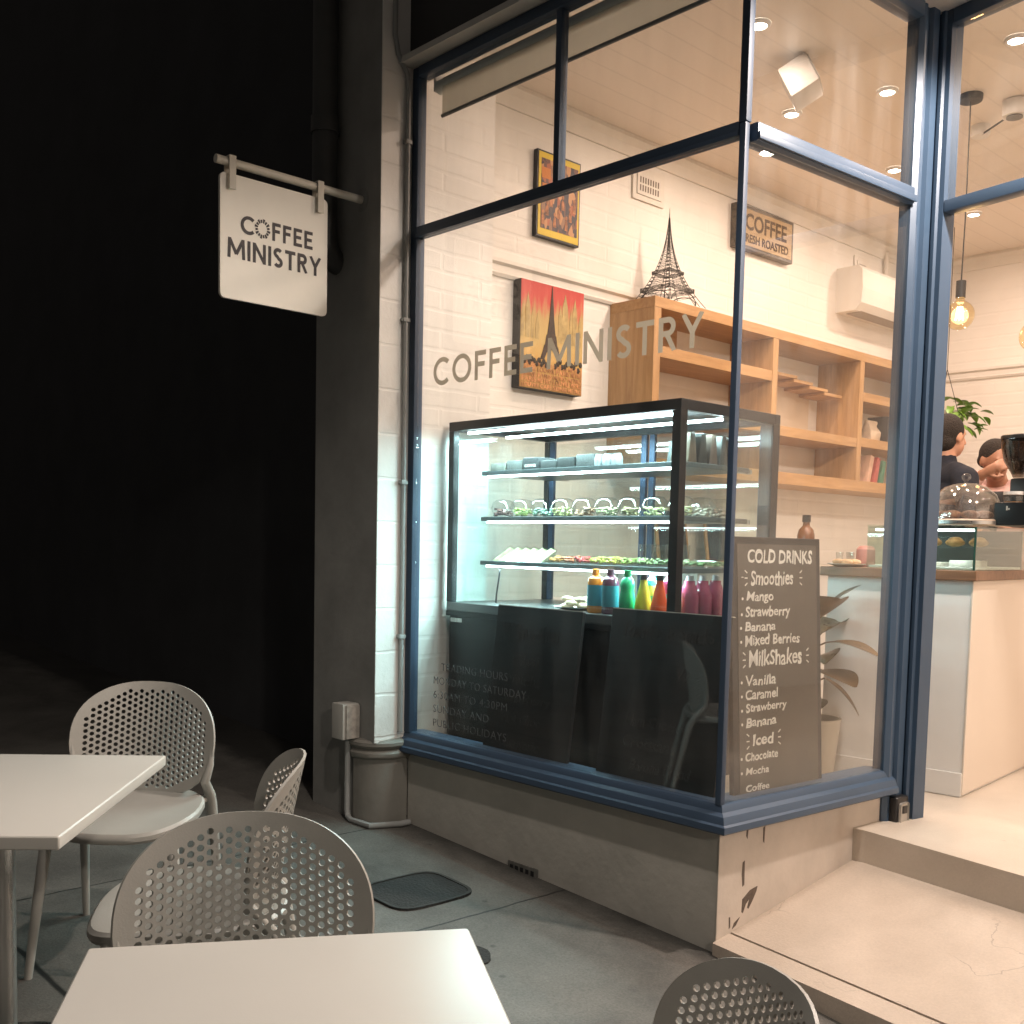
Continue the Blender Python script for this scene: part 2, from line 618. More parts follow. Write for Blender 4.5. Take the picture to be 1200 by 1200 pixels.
def geo_text(txt, h=1.0, wt=.165, gap=.15, depth=0.0):
    """heavy geometric capitals drawn from strokes; overlapping strokes are fused into one clean outline"""
    def arc(cx, cy, rx, ry, a0, a1, n=18):
        return [(cx + rx * math.cos(R(a0 + (a1 - a0) * k / n)), cy + ry * math.sin(R(a0 + (a1 - a0) * k / n))) for k in range(n + 1)]
    q = wt / 2
    G = {'C': (.86, [arc(.5, .5, .5 - q, .5 - q, 46, 314, 26)]),
         'O': (1.0, [arc(.5, .5, .5 - q, .5 - q, 0, 360, 36)]),
         'F': (.56, [[(q, 0), (q, 1)], [(0, 1 - q), (.56, 1 - q)], [(0, .54), (.50, .54)]]),
         'E': (.58, [[(q, 0), (q, 1)], [(0, 1 - q), (.58, 1 - q)], [(0, .51), (.52, .51)], [(0, q), (.58, q)]]),
         'M': (1.04, [[(q * .9, 0), (q * 1.35, 1)], [(1.04 - q * .9, 0), (1.04 - q * 1.35, 1)], [(q * 1.35, .97), (.52, .22)], [(1.04 - q * 1.35, .97), (.52, .22)]]),
         'I': (wt, [[(q, 0), (q, 1)]]),
         'N': (.80, [[(q, 0), (q, 1)], [(.80 - q, 0), (.80 - q, 1)], [(q, .97), (.80 - q, .03)]]),
         'S': (.58, [arc(.29, .735, .29 - q, .265 - q, 35, 250, 14) + arc(.29, .27, .29 - q, .27 - q, 75, -150, 16)]),
         'T': (.66, [[(.33, 0), (.33, 1)], [(0, 1 - q), (.66, 1 - q)]]),
         'R': (.64, [[(q, 0), (q, 1)], [(0, 1 - q), (.33, 1 - q)] + arc(.33, .72, .27 - q, .28 - q, 80, -80, 12) + [(.33, .44 + q), (0, .44 + q)], [(.30, .50), (.57, 0)]]),
         'Y': (.74, [[(.06, 1), (.37, .46)], [(.68, 1), (.37, .46)], [(.37, .50), (.37, 0)]]),
         ' ': (.30, [])}
    verts, faces = [], []
    X = 0.0
    for ch in txt:
        adv, strokes = G[ch]
        for st in strokes:
            for i, (a, b) in enumerate(zip(st, st[1:])):
                d = V((b[0] - a[0], b[1] - a[1]))
                n = V((-d.y, d.x)).normalized() * q
                e = d.normalized() * (q * .35 if len(st) > 2 else 0)
                pts = [V(a) - e * (i > 0) - n, V(b) + e * (i < len(st) - 2) - n, V(b) + e * (i < len(st) - 2) + n, V(a) - e * (i > 0) + n]
                base = len(verts)
                verts += [V(((p.x + X) * h, min(1.0, max(0.0, p.y)) * h)) for p in pts]
                faces.append([base, base + 1, base + 2, base + 3])
        X += adv + gap
    vo, eo, fo, _, _, of = delaunay_2d_cdt(verts, [], faces, 0, 1e-5)
    fo = [f for f, src in zip(fo, of) if src]
    bm = bmesh.new()
    f0 = [bm.verts.new((v[0], v[1], depth)) for v in vo]
    if depth:
        b0 = [bm.verts.new((v[0], v[1], 0)) for v in vo]
    cnt = {}
    for f in fo:
        try:
            bm.faces.new([f0[i] for i in f])
        except ValueError:
            continue
        if depth:
            bm.faces.new([b0[i] for i in f][::-1])
        for a, b in zip(f, list(f[1:]) + [f[0]]):
            cnt[(a, b)] = 1
    if depth:
        for (a, b) in list(cnt):
            if (b, a) not in cnt:
                bm.faces.new((f0[a], b0[a], b0[b], f0[b]))
    for v in [v for v in bm.verts if not v.link_faces]:
        bm.verts.remove(v)
    return bm


ORG = {}


def place(name, bm, m, parent=None, smooth=True, local=False, bake=True):
    """link a bmesh as one object; world coordinates unless local"""
    bmesh.ops.recalc_face_normals(bm, faces=bm.faces[:])
    me = bpy.data.meshes.new(name)
    bm.to_mesh(me)
    bm.free()
    o = bpy.data.objects.new(name, me)
    C.objects.link(o)
    org = ORG.get(parent.name, V()) if parent else V()
    if not local and org.length:
        me.transform(Matrix.Translation(-org))
    ORG[o.name] = org
    if parent:
        o.parent = parent
    if isinstance(m, (list, tuple)):
        for k in m:
            me.materials.append(k)
    else:
        me.materials.append(m)
    if smooth:
        for p in me.polygons:
            p.use_smooth = True
        try:
            me.set_sharp_from_angle(angle=R(35))
        except Exception:
            pass
    return o


def recentre(o):
    """put a top-level mesh's origin at the middle of its base"""
    vs = [v.co for v in o.data.vertices]
    c = V(((min(v.x for v in vs) + max(v.x for v in vs)) / 2, (min(v.y for v in vs) + max(v.y for v in vs)) / 2, min(v.z for v in vs)))
    o.data.transform(Matrix.Translation(-c))
    o.location = c
    ORG[o.name] = c
    return o


def tag(o, label, cat, group=None, kind=None):
    if label:
        o['label'] = label
    if cat:
        o['category'] = cat
    if group:
        o['group'] = group
    if kind:
        o['kind'] = kind
    return o


def thing(name, label, cat, loc, group=None):
    o = bpy.data.objects.new(name, None)
    o.empty_display_size = .1
    C.objects.link(o)
    o.location = loc
    ORG[o.name] = V(loc)
    return tag(o, label, cat, group)


def structure(name, bm, m):
    o = place(name, bm, m, smooth=False)
    o['kind'] = 'structure'
    return o


def copy_thing(o, parent=None):
    c = o.copy()
    C.objects.link(c)
    if parent is not None:
        c.parent = parent
    for ch in [x for x in S.objects if x.parent == o]:
        copy_thing(ch, c)
    return c


# ------------------------------------------------------------------ shared materials
M_white_x = brick('painted_brick_party', (.80, .77, .72), 'Y', bw=.46, bh=.088, depth=.16)
M_white_y = brick('painted_brick_rear', (.80, .76, .70), 'X', bw=.46, bh=.088, depth=.16)
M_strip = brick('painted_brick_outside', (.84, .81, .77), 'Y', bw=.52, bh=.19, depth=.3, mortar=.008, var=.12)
M_ceil = boards('ceiling_boards', (.77, .69, .61), 'X', .145, depth=.2)
M_plaster = mat('white_plaster', (.74, .70, .64), .5, var=.04)
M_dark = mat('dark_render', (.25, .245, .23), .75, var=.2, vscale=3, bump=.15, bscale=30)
M_fascia = mat('dark_fascia', (.035, .034, .034), .6, var=.2)
M_riser = mat('grey_render', (.40, .375, .335), .62, var=.13, vscale=3.5, bump=.25, bscale=22)
M_riser2 = mat('cream_render', (.62, .545, .475), .55, var=.1, vscale=4.5, bump=.22, bscale=18)
M_blue = mat('blue_gloss_paint', (.050, .086, .140), .38, var=.06, vscale=3)
M_blue_shaded = mat('blue_paint_shaded', (.040, .066, .110), .52, var=.06, vscale=3)  # same blue paint, made darker for the unlit street side
M_glass = glass('window_glass', (.985, .99, .985), .06, smear_haze=.03)
M_cglass = glass('display_glass', (.94, .985, .98), .05, smear_haze=.05)  # smears plus a milky haze put in for the glow of the case
M_clear = glass('clear_plastic', (.97, .97, .96), .09, .05)
M_black = mat('black_metal', (.012, .013, .015), .35, var=.2)
M_blackp = mat('black_plastic', (.015, .015, .016), .4)
M_steel = mat('brushed_steel', (.55, .54, .52), .28, 1.0, var=.08, vscale=30, stretch=(1, 1, .05))
M_wood_y = wood('oak_length', (.53, .315, .145), (.39, .215, .09), (6, .5, 6))
M_wood_z = wood('oak_upright', (.53, .32, .15), (.38, .215, .095), (6, 6, .5))
M_wood_dark = wood('walnut_top', (.24, .13, .07), (.15, .075, .04), (.6, 5, 5))
M_white = mat('white_laminate', (.76, .74, .71), .38, var=.02)
M_grey_v = mat('grey_vinyl', (.36, .345, .29), .5)
gvt = M_grey_v.node_tree
_tl = nd(gvt, 'ShaderNodeBsdfTranslucent', Color=(.46, .44, .37, 1))
_mx = gvt.nodes.new('ShaderNodeMixShader'); _mx.inputs[0].default_value = .6
gvt.links.new(gvt.nodes['Principled BSDF'].outputs[0], _mx.inputs[1]); gvt.links.new(_tl.outputs[0], _mx.inputs[2])
gvt.links.new(_mx.outputs[0], gvt.nodes['Material Output'].inputs[0])
M_chalk = mat('chalk', (.72, .70, .64), .9)
M_chalk_dim = mat('faint_chalk', (.035, .036, .037), .9)
M_board = mat('chalkboard', (.007, .007, .008), .55, var=.3, vscale=5)
M_chair = mat('taupe_polypropylene', (.37, .355, .325), .42, var=.05, vscale=7, bump=.05, bscale=220)
M_table = mat('table_laminate', (.62, .59, .545), .32, var=.03, vscale=2, bump=.02, bscale=300)
M_edge = mat('table_edge', (.30, .27, .235), .4)

GZ = lambda x, y=-.4: -.22 - .055 * x * (1 + .25 * max(-2.4, min(0, y)))


# ------------------------------------------------------------------ ground
bm = BM()
NX, NY = 246, 100
x0, x1, y0, y1 = -60, 22, -16, .5
vs = [[bm.verts.new((x0 + (x1 - x0) * i / NX, y0 + (y1 - y0) * j / NY, GZ(x0 + (x1 - x0) * i / NX, y0 + (y1 - y0) * j / NY))) for j in range(NY + 1)] for i in range(NX + 1)]
for i in range(NX):
    for j in range(NY):
        bm.faces.new((vs[i][j], vs[i + 1][j], vs[i + 1][j + 1], vs[i][j + 1]))
M_pave = concrete('pavement_concrete', (.18, .168, .150), (.085, .078, .070), .62, foot_band=True, grit=.3,
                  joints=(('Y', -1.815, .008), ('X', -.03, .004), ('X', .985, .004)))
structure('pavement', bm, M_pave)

# interior floor, step and sloping entry slab
M_floor = concrete('polished_floor', (.60, .53, .45), (.52, .455, .38), .33, scale=2.2, grit=.04)
bm = BM()
PD = V((1.765, 1.1)); dd = V((.985, -.17)).normalized()
add_prism(bm, [(-.1, .04), (1.66, .04), (1.725, .78), (1.80, .776), (2.96, .575), (2.96, .04), (4.8, .04), (4.8, 5.6), (-.35, 5.6), (-.35, .53), (-.1, .53)], -.16, 0.0)
structure('floor', bm, M_floor)
M_slab = concrete('entry_concrete', (.56, .47, .39), (.47, .39, .32), .32, crack=True, scale=2.6, grit=.08)
M_stepface = concrete('step_face_concrete', (.27, .23, .18), (.20, .17, .135), .6, scale=5)
bm = BM()
# slab top: back edge at the step, front edge at the street, with a tooled groove
def slab_z(p):
    return -.123 - .185 * max(0, (.76 - (p[1] + .17 * (p[0] - 1.845)))) + .0
def quad_prism(bm, poly, th):
    a = [bm.verts.new((p[0], p[1], slab_z(p))) for p in poly]
    b = [bm.verts.new((p[0], p[1], slab_z(p) - th)) for p in poly]
    n = len(poly)
    bm.faces.new(a)
    bm.faces.new(b[::-1])
    for i in range(n):
        bm.faces.new((a[i], b[i], b[(i + 1) % n], a[(i + 1) % n]))
sl = lambda x, off: off - .155 * (x - 1.725)
quad_prism(bm, [(1.690, sl(1.69, .072)), (3.0, sl(3.0, .072)), (3.0, .57), (1.80, .779), (1.725, .80)], .3)
quad_prism(bm, [(1.690, sl(1.69, -.022)), (3.0, sl(3.0, -.022)), (3.0, sl(3.0, .062)), (1.690, sl(1.69, .062))], .3)
o = structure('entry_slab', bm, M_slab)

# ------------------------------------------------------------------ the shop building
shop = thing('shop_building', 'corner cafe shopfront with blue window frames and bright white brick interior', 'shop', (0, 0, 0))
ang = .069
PX = lambda y: 1.692 + y * .0725          # return window plane
DZ = lambda x: 1.1 - .1726 * (x - 1.765)  # door plane

bm = BM(); add_box(bm, (-.50, .53, 0), (-.35, 5.6, 3.5)); place('party_wall', bm, M_white_x, shop, False)
bm = BM(); add_box(bm, (-.35, 5.45, 0), (4.8, 5.6, 3.5)); place('rear_wall', bm, M_white_y, shop, False)
bm = BM(); add_box(bm, (4.66, .05, 0), (4.8, 5.45, 3.5)); place('right_wall', bm, M_white_x, shop, False)
bm = BM(); add_box(bm, (-.50, .0, -.4), (-.10, .53, 3.5)); place('inner_pier', bm, M_white_x, shop, False)
bm = BM(); add_prism(bm, [(-.10, .05), (1.72, .05), (1.80, 1.12), (2.86, 1.12), (2.94, .05), (4.66, .05), (4.66, 5.45), (-.35, 5.45), (-.35, .53), (-.10, .53)], 3.35, 3.45)
place('ceiling', bm, M_ceil, shop, False)
# entrance soffit, pale
bm = BM(); add_prism(bm, [(1.69, -.02), (1.745, .95), (1.75, 1.12), (2.9, 1.12), (2.95, -.02)], 3.075, 3.13)
place('entry_soffit', bm, M_plaster, shop, False)
# street front above the glass
bm = BM(); add_box(bm, (-.03, -.03, 3.13), (5.2, .05, 4.6)); place('upper_front', bm, M_fascia, shop, False)
bm = BM(); add_prism(bm, [(-.09, 3.075), (-.02, 3.075), (-.02, 3.13), (-.03, 3.13), (-.05, 3.115), (-.09, 3.10)], -.03, 5.2, 'x')
place('head_moulding', bm, mat('pale_trim', (.52, .50, .46), .5, var=.1), shop, False)
bm = BM()
for y in (0,):
    add_box(bm, (-.10, .05, 3.075), (1.70, .11, 3.35))
add_prism(bm, [(1.70, .05), (1.76, .05), (1.83, 1.12), (1.77, 1.12)], 3.13, 3.349)
add_prism(bm, [(1.83, 1.12), (2.86, 1.12), (2.86, 1.18), (1.83, 1.18)], 3.075, 3.349)
place('bulkhead', bm, M_plaster, shop, False)

# outside pier: dark street face, lit white brick cheek
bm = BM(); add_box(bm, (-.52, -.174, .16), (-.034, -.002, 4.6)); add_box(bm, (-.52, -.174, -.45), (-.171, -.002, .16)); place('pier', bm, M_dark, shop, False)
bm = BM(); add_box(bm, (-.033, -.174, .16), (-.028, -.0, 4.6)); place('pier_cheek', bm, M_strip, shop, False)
# rounded pier base with collar
def round_corner(xl, xr, yf, yb, r, n=10):
    pts = [(xl, yb), (xl, yf)]
    for k in range(n + 1):
        a = -math.pi / 2 + math.pi / 2 * k / n
        pts.append((xr - r + r * math.cos(a), yf + r + r * math.sin(a)))
    pts.append((xr, yb))
    return pts
bm = BM()
levels = [(.0, -.4), (.0, .078), (.012, .084), (.018, .094), (.018, .108), (.010, .118), (.004, .124), (.012, .13), (.022, .142), (.022, .156), (.014, .166), (-.02, .172)]
rings = []
for off, z in levels:
    rings.append([bm.verts.new((x, y, z)) for x, y in round_corner(-.172, -.016 + off, -.186 - off, .0, .125 + off * .5)])
for a, b in zip(rings, rings[1:]):
    for k in range(len(a)):
        bm.faces.new((a[k], a[(k + 1) % len(a)], b[(k + 1) % len(a)], b[k]))
bm.faces.new(rings[-1])
place('pier_base', bm, mat('base_render', (.22, .205, .18), .6, var=.12, vscale=5, bump=.2, bscale=25), shop)

# stall risers
bm = BM()
add_box(bm, (-.015, .004, -.45), (1.688, .16, .1045))
place('stall_riser', bm, M_riser, shop, False)
bm = BM()
add_prism(bm, [(1.6885, .0), (1.692, .0), (1.766, 1.02), (1.62, 1.02), (1.55, .161), (1.6885, .161)], -.45, .118)
place('entry_riser', bm, M_riser2, shop, False)
# flaked paint scars on the entry riser
bm = BM()
for sc in ([(.14, .10), (.15, .105), (.145, .06), (.138, .07)], [(.23, .085), (.24, .09), (.238, .03), (.232, .035)],
           [(.125, -.02), (.135, -.015), (.137, -.10), (.128, -.105), (.122, -.06)],
           [(.13, -.15), (.17, -.125), (.21, -.118), (.205, -.135), (.185, -.165), (.165, -.19), (.158, -.185), (.168, -.155), (.15, -.17), (.135, -.20), (.128, -.195)],
           [(.062, -.20), (.068, -.20), (.07, -.235), (.064, -.24)],
           [(.09, -.225), (.12, -.21), (.10, -.235), (.08, -.245)]):
    ps = []
    for yy, z in sc:
        ps.append((PX(yy) + .0012, yy, z))
    f = [bm.verts.new(p) for p in ps]
    g = [bm.verts.new((p[0] - .004, p[1], p[2])) for p in ps]
    bm.faces.new(f)
    for k in range(len(f)):
        bm.faces.new((f[k], f[(k + 1) % len(f)], g[(k + 1) % len(f)], g[k]))
place('flaked_paint', bm, mat('bare_render', (.13, .10, .08), .9, var=.3, vscale=40), shop, False)
# foot of the wall
# sub-floor vent in the riser
bm = BM()
add_box(bm, (.665, -.004, -.302), (.835, .004, -.232), .003)
vent = place('riser_vent', bm, mat('vent_iron', (.10, .095, .085), .7, var=.3, vscale=30), shop)
bm = BM()
for k in range(5):
    for j in range(2):
        add_box(bm, (.680 + k * .030, -.0065, -.294 + j * .03), (.696 + k * .030, -.0035, -.274 + j * .03))
place('vent_slots', bm, mat('vent_hole', (.006, .006, .006), .9), vent, False)
# bed of the window display
bm = BM()
add_prism(bm, [(-.09, .162), (1.30, .162), (1.30, .238), (-.09, .238)], .05, .15)
add_prism(bm, [(1.3005, .162), (1.55, .162), (1.60, .80), (1.3005, .80)], .05, .15)
add_box(bm, (-.09, .03, .119), (1.55, .1615, .15))
place('window_bed', bm, mat('bed_board', (.55, .49, .40), .5, var=.08), shop, False)

# picture rail and cornice
prof = [(0, -.045), (.012, -.045), (.02, -.03), (.012, -.02), (.012, .012), (.03, .022), (.03, .04), (0, .045)]
bm = BM()
add_sweep(bm, prof, [((-.35, .53, 2.45), (1, 0, 0)), ((-.35, 5.45, 2.45), (1, -1, 0)), ((4.66, 5.45, 2.45), (0, -1, 0))])
place('picture_rail', bm, M_plaster, shop, False)
bm = BM()
add_sweep(bm, [(0, -.10), (.012, -.10), (.02, -.085), (.035, -.05), (.06, -.02), (.06, 0), (0, 0)], [((-.35, .53, 3.35), (1, 0, 0)), ((-.35, 5.45, 3.35), (1, -1, 0)), ((4.66, 5.45, 3.35), (0, -1, 0))])
place('cornice', bm, M_plaster, shop, False)

# ---- window joinery
def bar(bm, a, b, wdt, dep, bevel=.004):
    """square section bar from a to b"""
    a = V(a); b = V(b)
    d = b - a
    L = d.length
    x = d.normalized()
    if abs(x.z) > .9:
        y = V((0, 1, 0)) if True else None
    else:
        y = V((-x.y, x.x, 0)).normalized()
    m = frame_mtx(a, x, y)
    add_box(bm, (0, -dep / 2, -wdt / 2), (L, dep / 2, wdt / 2), bevel, m)


win = []
wf = BM()
add_box(wf, (-.026, -.016, .197), (.016, .03, 3.075), .005)          # left stile
fw = place('front_window', wf, M_blue_shaded, shop)
bm = BM(); add_box(bm, (.0165, -.02, 3.03), (1.672, .04, 3.075), .006); place('head', bm, M_blue_shaded, fw)
bm = BM(); add_box(bm, (.0165, -.018, 2.362), (1.676, .03, 2.406), .005); add_box(bm, (.0165, -.023, 2.359), (1.676, -.0185, 2.374), .001); place('transom', bm, M_blue_shaded, fw)
bm = BM(); add_box(bm, (.838, -.014, 2.4065), (.868, .025, 3.0295), .004); place('glazing_bar', bm, M_blue_shaded, fw)
bm = BM(); add_box(bm, (1.677, -.015, .197), (1.701, .009, 2.40), .004); place('corner_bar', bm, M_blue_shaded, fw)
bm = BM(); add_box(bm, (1.674, -.018, 2.4005), (1.705, .012, 3.075), .005); place('upper_corner_bar', bm, M_blue_shaded, fw)
sillp = [(-.10, .196), (-.012, .203), (.008, .199), (.014, .190), (.018, .176), (.034, .166), (.040, .150), (.042, .142), (.050, .136), (.051, .116), (.044, .110), (.03, .105), (-.10, .105)]
bm = BM()
rv = V((.0725, 1)).normalized()
nr = V((rv.y, -rv.x))   # outward normal of the return window
add_sweep(bm, sillp, [((-.026, 0, 0), (0, -1, 0)), ((1.692, 0, 0), (nr.x + .04, -1, 0))])
place('sill', bm, M_blue_shaded, fw, True)
bm = BM(); add_box(bm, (.0162, .002, .2025), (1.6765, .008, 2.3615)); g1 = place('lower_pane', bm, M_glass, fw, False)
bm = BM(); add_box(bm, (.0162, .0022, 2.4062), (.8375, .0082, 3.0295)); place('upper_pane', bm, M_glass, fw, False)
bm = BM(); add_box(bm, (.8685, .0022, 2.4062), (1.6735, .0082, 3.0295)); place('upper_pane', bm, M_glass, fw, False)

def rp(y, out=0):
    return V((PX(y) + nr.x * out, y + nr.y * out, 0))
def rbox(bm, ya, yb, z0, z1, oin, oout, bevel=.005):
    a = rp(ya); L = (rp(yb) - a).length
    m = frame_mtx((a.x, a.y, 0), (rv.x, rv.y, 0), (-nr.x, -nr.y, 0))
    add_box(bm, (0, -oout, z0), (L, oin, z1), bevel, m)
bm = BM(); rbox(bm, .03, .955, 2.348, 2.408, .045, .025, .008); rbox(bm, .03, .955, 2.352, 2.376, -.0255, .034, .003)
rw = place('entry_window', bm, M_blue, shop)
bm = BM(); rbox(bm, .03, .955, 3.02, 3.075, .045, .03, .006); place('head', bm, M_blue, rw)
bm = BM()
add_sweep(bm, sillp, [((1.6921, 0.0003, 0), (nr.x + .04, -1, 0)), ((PX(1.0), 1.0, 0), (nr.x, nr.y, 0))])
place('sill', bm, M_blue, rw, True)
bm = BM(); rbox(bm, .0125, .9545, .2025, 2.3475, .004, .002, 0); place('lower_pane', bm, M_glass, rw, False)
bm = BM(); rbox(bm, .02, .9545, 2.4085, 3.0195, .004, .002, 0); place('upper_pane', bm, M_glass, rw, False)

# corner post between entry window and door: moulded profile
bm = BM()
A = V((PX(.955), .955)); Bc = V((1.768, 1.10)); Cx = V((1.838, DZ(1.838)))
def off(p, n, d):
    return (p.x + n.x * d, p.y + n.y * d)
dn = V((-.17, -.985))
poly = [off(A, nr, .008), off(A + rv * .018, nr, .022), off(A + rv * .030, nr, .022), off(A + rv * .036, nr, .010), off(A + rv * .062, nr, .010),
        off(A + rv * .068, nr, .026), off(A + rv * .108, nr, .026), off(A + rv * .116, nr, .006),
        off(Bc, (nr + dn).normalized(), .004),
        off(Bc + dd * .022, dn, .008), off(Bc + dd * .030, dn, .020), off(Bc + dd * .044, dn, .020), off(Bc + dd * .050, dn, .010), off(Cx, dn, .010), off(Cx, dn, -.06), off(Bc, (nr + dn).normalized(), -.075), off(A, nr, -.04)]
add_prism(bm, poly, .0, 3.075)
post = place('door_post', bm, M_blue, shop, True)
bm = BM()
def dbox(bm, xa, xb, z0, z1, oin, oout, bevel=.005):
    a = V((xa, DZ(xa))); L = (V((xb, DZ(xb))) - a).length
    m = frame_mtx((a.x, a.y, 0), (dd.x, dd.y, 0), (-dn.x, -dn.y, 0))
    add_box(bm, (0, -oout, z0), (L, oin, z1), bevel, m)
dbox(bm, 1.84, 2.9, 2.332, 2.378, .05, .012, .006)
df = place('door_frame', bm, M_blue, shop)
bm = BM(); dbox(bm, 1.84, 2.9, 3.02, 3.075, .05, .012, .006); place('head', bm, M_blue, df)
bm = BM(); dbox(bm, 1.8385, 2.9, 2.3785, 3.0195, .02, -.014, 0); place('fanlight_pane', bm, M_glass, df, False)

# the other half of the front, past the entrance (outside the picture, lets the light out)
mx = lambda x: 4.66 - x
bm = BM(); add_box(bm, (mx(1.688), .004, -.6), (mx(0), .16, .118)); add_prism(bm, [(mx(1.6885), .161), (mx(1.692), 0), (mx(1.75), .86), (mx(1.62), .86)], -.6, .118)
place('stall_riser', bm, M_riser, shop, False)
bm = BM()
add_box(bm, (mx(.03), -.03, .119), (mx(-.03), .05, 3.075), .006)
add_box(bm, (mx(1.704), -.022, .119), (mx(1.672), .012, 3.075), .005)
add_box(bm, (mx(1.672), -.05, .119), (mx(.03), .05, .2), .006)
add_box(bm, (mx(1.672), -.025, 2.352), (mx(.03), .045, 2.41), .006)
add_box(bm, (mx(1.672), -.03, 3.02), (mx(.03), .05, 3.075), .006)
add_box(bm, (2.86, .80, 0), (2.93, .90, 3.075), .006)
fw2 = place('front_window', bm, M_blue, shop)
bm = BM(); add_box(bm, (mx(1.672), .002, .2), (mx(.03), .008, 2.352)); place('lower_pane', bm, M_glass, fw2, False)
bm = BM(); add_box(bm, (mx(-.03), -.17, -.6), (5.2, .05, 4.6)); place('pier', bm, M_dark, shop, False)

# ---- lettering on the glass
FRONT = lambda x, z, d=0.0: frame_mtx((x, -.0005 + d, z), (1, 0, 0), (0, 0, 1))
def put_text(bm, mtx):
    for v in bm.verts:
        v.co = mtx @ v.co
    return bm
def fit(bm, wdt, hgt=None):
    xs_ = [v.co.x for v in bm.verts]; ys_ = [v.co.y for v in bm.verts]
    sx = wdt / (max(xs_) - min(xs_)); x_ = min(xs_); y_ = min(ys_)
    sy = hgt / (max(ys_) - min(ys_)) if hgt else sx
    for v in bm.verts:
        v.co.x = (v.co.x - x_) * sx
        v.co.y = (v.co.y - y_) * sy
    return bm
t = geo_text('COFFEE MINISTRY', 1, .165, .17)
put_text(fit(t, 1.425, .118), FRONT(.128, 1.717))
place('window_lettering', t, M_grey_v, fw, False)
bm = BM()
for k, (s, wd) in enumerate((('TRADING HOURS', .42), ('MONDAY TO SATURDAY', .58), ('6:30AM TO 4:30PM', .47), ('SUNDAY AND', .36), ('PUBLIC HOLIDAYS', .47))):
    t = text_bm(s, .04, -.0006, .0004, spacing=1.1)
    fit(t, wd, .032)
    put_text(t, FRONT(.165 if k else .215, .497 - k * .062))
    merge(bm, t)
place('trading_hours_lettering', bm, mat('pale_vinyl', (.12, .122, .122), .6), fw, False)

# ---- drainpipe, conduit, meter box
bm = BM()
add_tube(bm, [(-.36, -.240, 4.5), (-.36, -.240, 2.42)], .056, 16)
add_tube(bm, [(-.36, -.240, 2.90), (-.36, -.240, 2.83)], .063, 16)
add_tube(bm, [(-.36, -.240, 2.42), (-.36, -.232, 2.35), (-.36, -.20, 2.30), (-.36, -.13, 2.28)], .056, 16)
tag(recentre(place('drainpipe', bm, mat('grey_pipe', (.05, .05, .048), .6, var=.15))), 'fat grey drainpipe on the dark pier above the hanging sign', 'drainpipe')
bm = BM()
add_tube(bm, [(-.015, -.12, 4.4), (-.015, -.12, 3.18), (-.018, -.10, 3.11), (-.016, -.052, 3.04), (-.014, -.046, 2.98), (-.014, -.046, .20)], .011, 10)
for z in (2.75, 2.0, 1.3, .62):
    add_box(bm, (-.028, -.064, z), (.0, -.03, z + .018), .003)
tag(recentre(place('conduit', bm, mat('grey_conduit', (.30, .30, .29), .5))), 'thin grey conduit running down the left edge of the shop window frame', 'conduit')
mb = thing('meter_box', 'small white electrical box on the dark pier, cable tube running to ground', 'electrical box', (-.17, -.174, .16))
bm = BM(); add_box(bm, (-.235, -.262, .165), (-.145, -.175, .325), .006); place('cover', bm, mat('white_enamel', (.50, .48, .44), .4, var=.08), mb)
bm = BM(); add_box(bm, (-.144, -.25, .17), (-.132, -.18, .32), .004); place('hinge_strip', bm, mat('rusty_strip', (.40, .36, .32), .6, var=.3, vscale=30), mb)
bm = BM(); add_tube(bm, [(-.19, -.205, .165), (-.19, -.205, -.16), (-.18, -.207, -.19), (-.15, -.212, -.20), (-.02, -.20, -.203), (.03, -.07, -.205), (.03, -.02, -.205)], .013, 10); place('cable_tube', bm, mat('grey_conduit', (.3, .3, .29), .5), mb)

# ---- near-black wall added to stand for the unlit void
nb = thing('void_wall', 'near-black wall added to fill the dark void left of the cafe', 'building', (-3, .36, -.1))
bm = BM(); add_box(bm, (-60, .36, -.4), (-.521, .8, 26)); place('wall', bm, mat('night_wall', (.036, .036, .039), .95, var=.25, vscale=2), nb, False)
# ------------------------------------------------------------------ hanging sign
SXP = -.163
hs = thing('hanging_sign', 'square white hanging sign with COFFEE MINISTRY in dark letters', 'sign', (SXP, -.6, 2.0))
bm = BM()
poly = []
ya, yb, za, zb, rr_ = -.846, -.352, 1.995, 2.478, .022
for cx_, cz_, a0 in ((yb - rr_, zb - rr_, 0), (ya + rr_, zb - rr_, 90), (ya + rr_, za + rr_, 180), (yb - rr_, za + rr_, 270)):
    for k in range(6):
        a = R(a0 + 18 * k)
        poly.append((cx_ + rr_ * math.cos(a), cz_ + rr_ * math.sin(a)))
add_prism(bm, poly, SXP - .014, SXP, 'x')
place('panel', bm, mat('sign_white', (.82, .78, .70), .45, var=.03), hs, False)
bm = BM(); add_tube(bm, [(SXP - .007, -.862, 2.522), (SXP - .007, -.174, 2.522)], .017, 14)
pole = place('pole', bm, mat('sign_pole', (.66, .62, .54), .45), hs)
bm = BM(); add_tube(bm, [(SXP - .007, -.176, 2.522), (SXP - .007, -.170, 2.522)], .05, 18); place('wall_flange', bm, M_dark, pole)
for yy in (-.80, -.395):
    bm = BM()
    add_box(bm, (SXP - .030, yy - .014, 2.538), (SXP + .017, yy + .014, 2.5435))
    add_box(bm, (SXP + .0125, yy - .014, 2.415), (SXP + .0165, yy + .014, 2.538))
    add_box(bm, (SXP - .0300, yy - .014, 2.415), (SXP - .0258, yy + .014, 2.538))
    place('hanger', bm, mat('sign_strap', (.60, .56, .48), .45), hs, False)
SIGN = lambda y, z: frame_mtx((SXP + .0006, y, z), (0, 1, 0), (0, 0, 1))
M_ink = mat('sign_ink', (.035, .028, .032), .6, var=.6, vscale=60)
